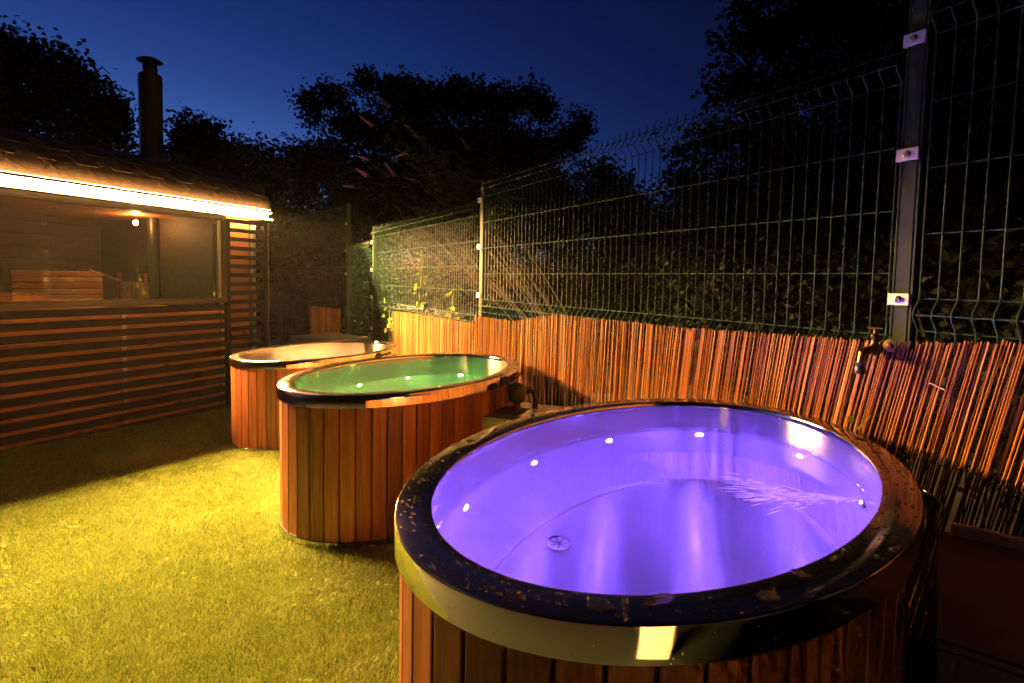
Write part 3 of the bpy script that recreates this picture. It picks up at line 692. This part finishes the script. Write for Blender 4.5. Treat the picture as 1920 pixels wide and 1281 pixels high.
# end gable board of the roof (dark edge on the right)
# eave: ledge below, light strip standing on it, so that the near grass stays in shade
LEDGE = EAVE - 0.012
L0 = LEDGE + 0.011
sbox('eave_board', ((X0 + X1) / 2, -0.035, LEDGE + 0.005), (X1 - X0 + 0.06, 0.13, 0.012), M_black, bevel=0.002)
sbox('led_strip', ((X0 + X1) / 2 + 0.01, -0.0165, L0 + 0.079), (X1 - X0 + 0.05, 0.043, 0.008), M_strip)
sbox('strip_back', ((X0 + X1) / 2, 0.012, L0 + 0.041), (X1 - X0 + 0.05, 0.010, 0.080), M_reflect)
sbox('added_hood', ((X0 + X1) / 2, -0.045, L0 + 0.0905), (X1 - X0 + 0.07, 0.14, 0.014), M_black, bevel=0.003)  # hood added to keep strip light off the trees
sbox('added_roof_strip', ((X0 + X1) / 2, -0.06, L0 + 0.102), (X1 - X0, 0.012, 0.007), M_roofglow)  # emissive line added to put a glow on the roof above the hood
sbox('added_eave_strip', ((X0 + X1) / 2, -0.102, LEDGE + 0.0045), (X1 - X0, 0.003, 0.014), M_eaveglow)  # emissive edge added to carry the strip's glow down onto the wall
sbox('added_hood_lip', ((X0 + X1) / 2, -0.111, L0 + 0.0775), (X1 - X0 + 0.07, 0.008, 0.015), M_black, bevel=0.002)  # lip added to cut the strip's near-level light
# flue
fx, fy = 1.88, 1.12
flue = MB().lathe([(0.118, lz(2.2)), (0.118, lz(3.270)), (0.122, lz(3.270)), (0.122, lz(3.305)), (0.118, lz(3.305)), (0.118, lz(3.370)), (0.112, lz(3.380)), (0.085, lz(3.382))], 40, Matrix.Translation((fx, fy, 0))).build('chimney', M_flue, sauna, smooth=True)
MB().lathe([(0.072, lz(3.370)), (0.072, lz(3.405)), (0.076, lz(3.410)), (0.072, lz(3.415)), (0.072, lz(3.440)), (0.076, lz(3.445)), (0.072, lz(3.450)), (0.072, lz(3.480))], 32, Matrix.Translation((fx, fy, 0)), cap=False).build('flue_collar', M_flue, flue, smooth=True)
for k in range(3):
    a = R(40 + 120 * k); MB().box((fx + 0.07 * math.cos(a), fy + 0.07 * math.sin(a), lz(3.500)), (0.006, 0.03, 0.09), Matrix.Rotation(a, 3, 'Z')).build('cap_strut', M_flue, flue)
MB().lathe([(0.128, lz(3.528)), (0.130, lz(3.533)), (0.08, lz(3.562)), (0.02, lz(3.575)), (0.001, lz(3.576))], 40, Matrix.Translation((fx, fy, 0)), cap=False).build('rain_cap', M_flue, flue, smooth=True)
MB().lathe([(0.17, lz(2.42)), (0.14, lz(2.45)), (0.125, lz(2.50)), (0.122, lz(2.52))], 36, Matrix.Translation((fx, fy, 0)), cap=False).build('flashing', M_flue, flue, smooth=True)
# interior stove pipe, bench, lamp, bucket
MB().tube([(fx, fy, lz(0.5)), (fx, fy, lz(2.25))], 0.06, 20).build('stove_pipe', M_flue, sauna, smooth=True)
for k in range(6):
    sbox('bench_back_slat', (1.02, 1.28, 0.82 + 0.062 * k), (0.80, 0.022, 0.052), M_bench, bevel=0.004)
for k in range(4):
    sbox('bench_seat_slat', (0.40, 0.50 + 0.13 * k, 0.80), (2.4, 0.115, 0.028), M_bench, bevel=0.004)
for x in (-0.6, 1.4): sbox('bench_leg', (x, 0.7, 0.255), (0.05, 0.4, 1.05), M_bench, bevel=0.003)
lampo = MB().lathe([(0.0, -0.025), (0.015, -0.022), (0.022, 0.0), (0.015, 0.022), (0.0, 0.025)], 20, Matrix.Translation((1.62, 1.0, lz(1.70))), cap=False).build('wall_lamp', M_lamp, sauna, smooth=True)
bk = empty('wooden_bucket', tuple(Matrix.Translation((SA.x, SA.y, BZ)) @ Matrix.Rotation(S_RZ, 4, 'Z') @ Vector((1.36, 0.62, lz(0.816)))), S_RZ)
tag(bk, 'round wooden sauna bucket with ladle behind the cabin window', 'bucket')
for k in range(16):
    a = 2 * PI * k / 16; hh = 0.24 if k not in (0, 8) else 0.33
    MB().box((0.13 * math.cos(a), 0.13 * math.sin(a), hh / 2), (0.016, 0.05, hh), Matrix.Rotation(a, 3, 'Z')).build('bucket_stave', M_bench, bk, bevel=0.003)
for z in (0.05, 0.18): MB().lathe([(0.1395, z), (0.1415, z), (0.1415, z + 0.015), (0.1395, z + 0.015)], 32, cap=False).build('hoop', M_alu, bk)
MB().lathe([(0.12, 0.01), (0.0, 0.012)], 24, cap=False).build('bucket_bottom', M_bench, bk)
MB().tube([(-0.05, 0.0, 0.2), (-0.16, 0.0, 0.27), (-0.40, 0.0, 0.36)], 0.012, 10).build('ladle', M_bench, bk, smooth=True)

# ------------------------------------------------------------------ chillers and boxes
def louvre_box(name, label, loc, rz, d, z0, m, top_slots=True):
    r = empty(name, (loc[0], loc[1], z0), rz); tag(r, label, 'box')
    MB().box((0, 0, d[2] / 2), d).build('casing', m, r, bevel=0.006)
    MB().box((0, 0, d[2] + 0.005), (d[0] + 0.008, d[1] + 0.008, 0.012)).build('lid', m, r, bevel=0.003)
    if top_slots:
        for k in range(6): MB().box((-d[0] * 0.18, -d[1] * 0.05 + (k - 2.5) * 0.028, d[2] + 0.0135), (d[0] * 0.36, 0.010, 0.006)).build('louvre', m, r, bevel=0.002)
    for sx in (-1, 1):
        for sy in (-1, 1): MB().lathe([(0.007, 0), (0.007, 0.003), (0.004, 0.005)], 12, Matrix.Translation((sx * (d[0] / 2 - 0.02), sy * (d[1] / 2 - 0.02), d[2] + 0.011))).build('screw', M_bolt, r, smooth=True)
    MB().box((0, -d[1] / 2 - 0.004, d[2] * 0.55), (d[0] * 0.7, 0.006, d[2] * 0.5)).build('grille_frame', M_plastic, r, bevel=0.002)
    for k in range(8): MB().box((0, -d[1] / 2 - 0.010, d[2] * (0.34 + 0.06 * k)), (d[0] * 0.64, 0.008, 0.008)).build('grille_bar', m, r)
    return r
cz = gz(0.08, 2.9)
ch = louvre_box('chiller_unit', 'dark metal chiller box wedged between the green and violet tubs', (0.085, 2.93), 1.051 - PI / 2 + 0.12, (0.46, 0.40, 0.44 - cz), cz, M_box)
vr = empty('filter_valve', (0.035, 2.93, 0.458)); tag(vr, 'black round filter valve with brass foot on the chiller box', 'valve')
MB().lathe([(0.03, 0.0), (0.03, 0.012), (0.018, 0.02), (0.018, 0.04)], 20).build('foot', M_brass, vr, smooth=True)
MB().lathe([(0.02, 0.035), (0.042, 0.05), (0.048, 0.08), (0.048, 0.12), (0.040, 0.14), (0.02, 0.148), (0.0, 0.149)], 28, cap=False).build('body', M_plastic, vr, smooth=True)
MB().tube([(0.045, 0.02, 0.09), (0.085, 0.03, 0.10), (0.10, 0.035, 0.05), (0.10, 0.035, 0.0)], 0.014, 12).build('hose_elbow', M_plastic, vr, smooth=True)
# box at the lower right, under the reeds
bx = empty('equipment_box', (1.27, 1.10, gz(1.27, 1.1)), FA); tag(bx, 'black equipment box with brown lid right of the violet tub', 'box')
_n = Vector((FN.x, FN.y)); H = 0.47
a0 = Vector((0.80, 0.995)); a1 = Vector((1.155, 1.455))
# lid follows the measured left edge; the box runs on to the right of it
Lx = (a1 - a0).length; dv = (a1 - a0).normalized(); ex = Vector((dv.y, -dv.x))
mid = (a0 + a1) / 2 + ex * 0.34
bx.location = (mid.x, mid.y, gz(mid.x, mid.y)); bx.rotation_euler = (0, 0, math.atan2(dv.y, dv.x) - PI / 2)
zt = 0.49 - bx.location.z
MB().box((0, 0, zt / 2 - 0.02), (0.66, Lx - 0.02, zt - 0.04)).build('casing', M_plastic, bx, bevel=0.006)
lid = MB().box((0, 0, zt), (0.68, Lx, 0.018)).build('lid', M_lid, bx, bevel=0.004)
MB().box((0, -Lx / 2 + 0.004, zt - 0.05), (0.67, 0.012, 0.085)).build('lid_flap', M_lid, bx, bevel=0.003)
for k in range(3): MB().lathe([(0.009, 0), (0.009, 0.003), (0.006, 0.006), (0.001, 0.007)], 16, Matrix.Translation((-0.26 + 0.16 * k, -Lx / 2 - 0.002, zt - 0.075)) @ Rx90).build('screw', M_bolt, bx, smooth=True)
for k in range(4): MB().box((-0.3 + 0.17 * k, -Lx / 2 + 0.008, zt * 0.35), (0.012, 0.012, zt * 0.6)).build('casing_rib', M_plastic, bx, bevel=0.002)
MB().box((-0.1, Lx / 2 + 0.012, zt + 0.012), (0.42, 0.02, 0.05)).build('foam_edge', M_foam, bx, bevel=0.004)
fb = louvre_box('storage_box', 'dark low storage box behind the farthest tub', (-2.15, 6.55), 0.9, (0.6, 0.75, 0.77), -0.34, M_box, top_slots=False)

blk = empty('added_cream_block', (0.60, -0.42, gz(0.6, -0.42)), 0.4); tag(blk, 'unseen cream block added for its reflection in the nearest tub rim', 'block')  # unseen block, added for a pale reflection in the near rim
MB().box((0, 0, 0.30), (0.27, 0.26, 0.60)).build('body', M_cream, blk, bevel=0.006)
MB().box((0, 0, 0.61), (0.30, 0.29, 0.02)).build('block_top', M_cream, blk, bevel=0.004)
# ------------------------------------------------------------------ brass garden tap and hose joint on the near post
tp = fpt(2.955, 0.075, 0.955); tap = empty('garden_tap', tp, FA); tag(tap, 'old brass garden tap fixed under the nearest fence post', 'tap')
MB().tube([(0, 0.07, 0.0), (0, 0.0, 0.0), (0, -0.05, -0.005)], [0.014, 0.014, 0.012], 14).build('barrel', M_brass, tap, smooth=True)
MB().lathe([(0.016, -0.02), (0.018, 0.0), (0.015, 0.012), (0.011, 0.018), (0.011, 0.03), (0.013, 0.034), (0.013, 0.044), (0.006, 0.05), (0.006, 0.062)], 18).build('bonnet', M_brass, tap, smooth=True)
MB().box((0, 0, 0.066), (0.052, 0.009, 0.009)).build('tap_handle', M_brass, tap, bevel=0.003)
MB().tube([(0, -0.045, -0.002), (0, -0.068, -0.012), (0, -0.075, -0.04)], [0.012, 0.012, 0.011], 14).build('spout', M_brass, tap, smooth=True)
MB().lathe([(0.014, -0.075), (0.016, -0.07), (0.016, -0.055), (0.013, -0.05), (0.015, -0.045), (0.015, -0.038)], 18, Matrix.Translation((0, -0.075, 0))).build('hose_connector', M_plastic, tap, smooth=True)
MB().lathe([(0.020, 0), (0.020, 0.003), (0.010, 0.004), (0.007, 0.009), (0.002, 0.010)], 24, Matrix.Translation((0.045, -0.0, 0.015)) @ Rx90).build('wall_plate', M_brass, tap, smooth=True)
ml = MB(); _p = fpt(3.125, 0.058, 0.86); ml.tube([(-0.02, 0, 0.01), (0.02, 0, -0.004), (0.024, 0.006, -0.006)], 0.0022, 8)
tie = ml.build('cable_tie', M_foam, None, smooth=True); tie.location = _p; tie.rotation_euler = (0, 0, FA); tag(tie, 'short pale cable tie on the leaning reeds at right', 'tie')

# ------------------------------------------------------------------ plants
def leaves(centers, m, spread, L, W, rg, droop=0.2, flat=0.6):
    """leaf quads (diamonds) scattered round cluster centres"""
    n = len(centers) * m; c = np.repeat(centers, m, axis=0) + rg.normal(0, 1, (n, 3)) * spread
    d = rg.normal(0, 1, (n, 3)); d[:, 2] = d[:, 2] * flat - droop; d /= np.linalg.norm(d, axis=1, keepdims=True)
    u = rg.normal(0, 1, (n, 3)); s = np.cross(d, u); s /= np.linalg.norm(s, axis=1, keepdims=True) + 1e-9
    l = (rg.uniform(0.6, 1.2, n) * L)[:, None]; w = (rg.uniform(0.7, 1.2, n) * W)[:, None] / 2
    V = np.empty((n, 4, 3)); V[:, 0] = c - d * l * 0.5; V[:, 1] = c + s * w - d * l * 0.05; V[:, 2] = c + d * l * 0.5; V[:, 3] = c - s * w - d * l * 0.05
    return V
camM = camo.matrix_world.copy()
def pix(px, py, depth):
    """world point seen at photo pixel (1920 wide) at that distance along the view axis (used to place trees)"""
    v = Vector(((px - 960) / 1038.38, -(py - 590.62) / 1038.38, -1.0)) * depth
    return camM @ v
def tree(name, label, blobs, depth, trunk_px, nclus, m, spread, L, W, lm, cat='tree', group='trees behind the fence', dj=1.0, seed=1, trunk_r=0.14, flat=0.6):
    rg = np.random.default_rng(seed); base = pix(trunk_px, 600, depth); gzz = gz(base.x, base.y) - 0.1
    root = empty(name, (base.x, base.y, gzz)); tag(root, label, cat, group); o = Vector((base.x, base.y, gzz))
    cen = []; mb = MB(); area = [b[2] * b[3] for b in blobs]; tot = sum(area)
    ctr = [pix(b[0], b[1], depth + rg.normal(0, 1) * dj * 0.6) for b in blobs]
    zt = np.mean([c.z for c in ctr]); fork = Vector((0, 0, max(0.8, (zt - gzz) * 0.55)))
    mb.tube([(0, 0, 0), (0.05, 0.03, fork.z * 0.5), tuple(fork)], [trunk_r, trunk_r * 0.8, trunk_r * 0.65], 9)
    for b, c in zip(blobs, ctr):
        rx = b[2] / 1038.38 * depth; rz = b[3] / 1038.38 * depth; ry = (rx + rz) * 0.5 * dj
        k = max(3, int(nclus * b[2] * b[3] / tot)); p = rg.normal(0, 1, (k, 3)); p /= np.linalg.norm(p, axis=1, keepdims=True)
        p *= (rg.random((k, 1)) ** 0.45); p *= rg.uniform(0.75, 1.12, (k, 1)); cen.append(p * np.array([rx, ry, rz]) + np.array(c - o))
        e = c - o; q = fork.lerp(e, 0.5) + Vector(rg.normal(0, 0.15, 3)); mb.tube([tuple(fork), tuple(q), tuple(e)], [trunk_r * 0.45, trunk_r * 0.25, trunk_r * 0.06], 6)
        for t in p[:5]: mb.tube([tuple(q.lerp(e, 0.7)), tuple(Vector(t * np.array([rx, ry, rz])) + e)], [trunk_r * 0.1, 0.006], 4)
    mb.build('trunk', M_bark, root, smooth=True)
    cen = np.concatenate(cen)
    cr = obj('crown', tri_mesh('crown', leaves(cen, m, spread, L, W, rg, flat=flat), 4, lm), root)
    return root
T1 = [(580, 190, 28, 14), (625, 182, 45, 22), (690, 160, 30, 18), (735, 168, 35, 22), (770, 190, 70, 35), (860, 185, 60, 32), (930, 200, 50, 35), (985, 185, 24, 22), (1015, 200, 24, 40), (1085, 235, 30, 20), (1060, 265, 40, 28), (660, 235, 55, 30), (720, 260, 70, 40), (820, 265, 100, 55), (930, 275, 90, 55), (1000, 295, 70, 45), (620, 290, 40, 40), (700, 340, 90, 60), (820, 360, 120, 70), (940, 360, 110, 60), (1030, 350, 50, 40), (585, 225, 14, 22), (690, 420, 80, 45), (780, 430, 100, 50), (880, 430, 100, 50)]
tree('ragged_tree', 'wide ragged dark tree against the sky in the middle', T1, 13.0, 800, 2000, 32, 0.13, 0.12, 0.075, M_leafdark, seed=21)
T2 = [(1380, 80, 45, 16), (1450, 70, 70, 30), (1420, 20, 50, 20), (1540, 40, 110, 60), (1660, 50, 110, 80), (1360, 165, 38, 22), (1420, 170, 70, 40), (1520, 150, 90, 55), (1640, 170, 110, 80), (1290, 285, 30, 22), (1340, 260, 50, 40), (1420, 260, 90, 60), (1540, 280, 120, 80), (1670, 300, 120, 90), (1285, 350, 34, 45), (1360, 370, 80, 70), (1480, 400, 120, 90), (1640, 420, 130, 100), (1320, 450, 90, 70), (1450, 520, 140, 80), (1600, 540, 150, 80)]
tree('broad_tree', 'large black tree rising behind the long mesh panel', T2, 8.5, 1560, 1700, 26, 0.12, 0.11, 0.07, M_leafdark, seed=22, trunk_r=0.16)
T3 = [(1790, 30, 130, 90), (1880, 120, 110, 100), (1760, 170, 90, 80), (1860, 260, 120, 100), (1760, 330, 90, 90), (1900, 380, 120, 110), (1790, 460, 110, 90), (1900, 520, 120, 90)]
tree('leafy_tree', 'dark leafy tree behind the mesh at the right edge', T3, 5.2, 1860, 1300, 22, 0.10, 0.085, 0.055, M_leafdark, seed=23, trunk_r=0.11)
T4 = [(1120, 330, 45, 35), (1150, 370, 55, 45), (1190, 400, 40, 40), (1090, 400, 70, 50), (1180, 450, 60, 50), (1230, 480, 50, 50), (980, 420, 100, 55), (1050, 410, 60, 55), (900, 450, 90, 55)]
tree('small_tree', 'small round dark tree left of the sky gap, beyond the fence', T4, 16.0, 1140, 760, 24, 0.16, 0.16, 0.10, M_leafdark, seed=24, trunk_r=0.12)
T5 = [(-60, 120, 110, 70), (40, 110, 90, 52), (130, 150, 70, 50), (180, 190, 50, 40), (225, 205, 34, 36), (30, 190, 110, 70), (120, 230, 100, 60), (215, 250, 45, 45), (-60, 240, 120, 80), (60, 290, 130, 50), (180, 300, 80, 40)]
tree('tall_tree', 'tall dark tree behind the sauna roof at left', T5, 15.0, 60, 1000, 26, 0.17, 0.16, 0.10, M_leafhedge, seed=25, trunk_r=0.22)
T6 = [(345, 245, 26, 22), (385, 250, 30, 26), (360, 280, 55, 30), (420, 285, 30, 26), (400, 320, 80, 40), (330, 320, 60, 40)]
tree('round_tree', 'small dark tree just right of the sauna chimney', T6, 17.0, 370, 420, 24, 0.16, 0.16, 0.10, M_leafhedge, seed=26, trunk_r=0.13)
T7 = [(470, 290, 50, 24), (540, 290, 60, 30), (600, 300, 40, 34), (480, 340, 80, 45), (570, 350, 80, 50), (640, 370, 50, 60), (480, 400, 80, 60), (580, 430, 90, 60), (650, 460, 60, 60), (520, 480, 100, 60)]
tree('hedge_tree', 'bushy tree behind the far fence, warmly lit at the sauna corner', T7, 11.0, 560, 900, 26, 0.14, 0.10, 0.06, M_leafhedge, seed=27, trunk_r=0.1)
# dense dark hedge behind the fence
def hedge(label, pts, seed, lm=M_leafdark):
    rg = np.random.default_rng(seed); c0 = Vector(pts[0][0]); root = empty('hedge_bush', (c0.x, c0.y, gz(c0.x, c0.y))); tag(root, label, 'bush', 'bushes behind the fence')
    cen = []; o = root.location
    for (p, r, h) in pts:
        k = 170; q = rg.normal(0, 1, (k, 3)); q /= np.linalg.norm(q, axis=1, keepdims=True); q *= rg.uniform(0.6, 1.05, (k, 1))
        zc = gz(p[0], p[1]) + h / 2; cen.append(q * np.array([r, r, h / 2]) + np.array([p[0] - o.x, p[1] - o.y, zc - o.z]))
        for a in range(5): MB().tube([(p[0] - o.x, p[1] - o.y, -0.1), tuple(cen[-1][a])], [0.03, 0.008], 5).build('stem', M_bark, root, smooth=True)
    obj('foliage', tri_mesh('foliage', leaves(np.concatenate(cen), 60, 0.12, 0.07, 0.042, rg), 4, lm), root)
def behind(t, off): p = FP + FD * t + FN * off; return (p.x, p.y, 0)
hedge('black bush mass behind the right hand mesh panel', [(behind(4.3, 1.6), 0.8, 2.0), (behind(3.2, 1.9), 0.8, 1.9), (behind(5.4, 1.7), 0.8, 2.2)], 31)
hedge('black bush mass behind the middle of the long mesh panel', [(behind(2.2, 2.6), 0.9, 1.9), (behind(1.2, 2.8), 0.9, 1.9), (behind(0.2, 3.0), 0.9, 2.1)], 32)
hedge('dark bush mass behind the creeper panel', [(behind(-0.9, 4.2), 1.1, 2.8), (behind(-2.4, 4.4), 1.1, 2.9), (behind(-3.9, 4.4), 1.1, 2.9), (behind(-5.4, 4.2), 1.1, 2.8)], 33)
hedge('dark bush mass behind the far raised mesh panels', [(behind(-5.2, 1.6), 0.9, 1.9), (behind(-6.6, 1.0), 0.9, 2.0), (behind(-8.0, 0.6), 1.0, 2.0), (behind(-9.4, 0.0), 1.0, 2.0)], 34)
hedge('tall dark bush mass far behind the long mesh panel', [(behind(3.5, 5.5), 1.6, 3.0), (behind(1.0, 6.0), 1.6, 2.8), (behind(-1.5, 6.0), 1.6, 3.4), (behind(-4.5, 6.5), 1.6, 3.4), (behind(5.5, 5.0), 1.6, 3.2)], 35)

# butterfly bush with purple flower spikes
def buddleia():
    rg = np.random.default_rng(41); rr = random.Random(41); b0 = Vector(behind(-1.6, 2.4)); b0.z = gz(b0.x, b0.y) - 0.05
    root = empty('butterfly_bush', b0); tag(root, 'butterfly bush with purple flower spikes rising over the creeper panel', 'bush')
    tips_px = [(690, 300), (700, 235), (735, 245), (760, 225), (770, 275), (790, 260), (800, 300), (815, 330), (725, 290), (690, 350), (740, 330), (780, 340), (705, 390), (760, 390), (820, 370), (860, 320), (880, 280), (850, 380), (890, 340), (665, 350), (690, 330), (840, 290), (745, 365), (800, 400), (905, 305), (660, 400), (730, 200), (770, 240)]
    mb = MB(); LV = []; spikes = []
    for px, py in [q for q in tips_px if q[1] < 355]:
        d = 7.8 + rr.uniform(-0.7, 0.6); tip = pix(px, py, d) - b0; st = Vector((rr.uniform(-.25, .25), rr.uniform(-.25, .25), 0.0))
        mid = st.lerp(tip, 0.55) + Vector((0, 0, 0.35)); pts = []
        for i in range(15):
            u = i / 14; pts.append((1 - u) ** 2 * st + 2 * u * (1 - u) * mid + u * u * tip)
        mb.tube(pts, [0.012 * (1 - 0.8 * i / 14) for i in range(15)], 5)
        for sub in range(3):
            if sub == 0: q = pts
            else:
                i0 = rr.randrange(8, 12); e = pts[i0] + Vector((rr.uniform(-.45, .45), rr.uniform(-.4, .4), rr.uniform(0.05, .45))); q = [pts[i0].lerp(e, k / 6) + Vector((0, 0, 0.06 * math.sin(k / 6 * PI))) for k in range(7)]
                mb.tube(q, 0.004, 4)
            for i in range(8 if sub == 0 else 1, len(q)):
                for s in (0, 1, 2):
                    if q[i].z + b0.z < 2.0: continue
                    p = q[i] + Vector(rg.normal(0, 0.012, 3)); a = rr.uniform(0, 6.28); dr = Vector((math.cos(a), math.sin(a), rr.uniform(-0.35, 0.5))).normalized()
                    L = rr.uniform(0.09, 0.17); sd = dr.cross(Vector((0, 0, 1))).normalized() * L * 0.105; dn = Vector((0, 0, -0.18 * L))
                    LV.append([p, p + dr * L * 0.45 + sd, p + dr * L + dn, p + dr * L * 0.45 - sd])
            if rr.random() < (0.3 if sub == 0 else 0.04): spikes.append((q[-1], (q[-1] - q[-2]).normalized()))
    mb.build('stems', M_bark, root, smooth=True)
    obj('foliage', tri_mesh('foliage', np.array([[tuple(v) for v in f] for f in LV]), 4, M_leafbud), root)
    fl = []
    for k in range(170):
        h = (k / 170) * 0.2; r = 0.024 * (1 - h / 0.22) + 0.004; a = k * 2.4; p = np.array([r * math.cos(a), r * math.sin(a), h]); t = np.array([-math.sin(a), math.cos(a), 0.3]) * 0.008; u = np.array([math.cos(a) * 0.4, math.sin(a) * 0.4, 0.9]) * 0.008
        fl.append([p - t, p - u, p + t, p + u])
    me = tri_mesh('flower_spike', np.array(fl), 4, M_flower)
    for p, d in spikes:
        dd = (d + Vector((rr.uniform(-.5, .5), rr.uniform(-.5, .5), rr.uniform(-0.5, .2)))).normalized(); o = obj('flower_spike', me, root, loc=p, rot=dd.to_track_quat('Z', 'Y').to_euler()); s = rr.uniform(0.7, 1.2); o.scale = (s, s, s)
buddleia()
# climbing weeds with young yellow green leaves
me_leaf = {}
def ivy_leaf(seed):
    V = [(0, 0, 0), (0.35, 0.10, 0.02), (0.55, 0.30, 0.0), (0.20, 0.45, 0.03), (0.45, 0.75, 0.0), (0.0, 1.0, -0.05), (-0.45, 0.75, 0.0), (-0.20, 0.45, 0.03), (-0.55, 0.30, 0.0), (-0.35, 0.10, 0.02), (0, 0.5, -0.03)]
    n = 10; F = [(i, (i + 1) % n, n) for i in range(n)]
    return MB().add(V, F).mesh('leaf', M_ivy)
ivym = ivy_leaf(0)
def creeper(label, pts, nleaf, size, seed, off=0.07):
    rr = random.Random(seed); P = [fpt(t, off, z) for t, z in pts]; root = empty('creeper', P[0]); tag(root, label, 'creeper', 'young creepers on the fence')
    Q = [p - P[0] + Vector((rr.uniform(-.01, .01), rr.uniform(-.01, .01), 0)) for p in P]
    MB().tube(Q, [0.0022] * len(Q), 5).build('stem', M_ivy, root, smooth=True)
    for k in range(nleaf):
        u = rr.random() * (len(Q) - 1); i = int(u); p = Q[i].lerp(Q[min(i + 1, len(Q) - 1)], u - i) + Vector((rr.uniform(-.07, .07), rr.uniform(-.05, .0), rr.uniform(-.03, .03)))
        s = size * rr.uniform(0.6, 1.25); o = obj('leaf', ivym, root, loc=p, rot=(rr.uniform(0.3, 1.7), rr.uniform(-.7, .7), FA + rr.uniform(-1.3, 1.3))); o.scale = (s, s, s)
creeper('yellow green creeper climbing the mesh behind the green lit tub', [(-1.35, 0.70), (-1.25, 0.95), (-1.2, 1.1), (-1.15, 1.3), (-1.2, 1.42)], 20, 0.040, 61)
creeper('dry thin creeper on the mesh left of the middle post', [(-0.55, 0.75), (-0.45, 0.9), (-0.42, 1.0), (-0.38, 1.05)], 9, 0.045, 62)
creeper('green creeper on the left end of the golden reed screen', [(-2.2, 0.40), (-2.2, 0.6), (-2.18, 0.75), (-2.15, 0.85)], 12, 0.06, 63)
creeper('small green weed in front of the leaning reeds, right of the violet tub', [(2.92, 0.45), (2.925, 0.6), (2.93, 0.68), (2.96, 0.74)], 8, 0.032, 64, off=0.08)
creeper('two leaves between the violet tub and the black box', [(2.86, 0.30), (2.88, 0.40), (2.89, 0.46)], 4, 0.032, 65, off=0.10)

# ------------------------------------------------------------------ misty air round the whole place
hz = MB().box((0, 10, 4.0), (90, 90, 13)).mesh('haze', None)
ho = obj('haze', hz); tag(ho, 'thin misty night air over the garden', 'haze', kind='stuff')
M_haze = bpy.data.materials.new('mist'); M_haze.use_nodes = True; nt = M_haze.node_tree; nt.nodes.clear()
mo = nt.nodes.new('ShaderNodeOutputMaterial'); pv = nt.nodes.new('ShaderNodeVolumePrincipled')
pv.inputs['Color'].default_value = (0.9, 0.9, 0.9, 1); pv.inputs['Density'].default_value = HAZE; pv.inputs['Anisotropy'].default_value = 0.3
nt.links.new(pv.outputs[0], mo.inputs['Volume']); hz.materials.append(M_haze)
print('grass blades', NG, 'tris', sum(len(o.data.polygons) for o in bpy.data.objects if o.type == 'MESH'))
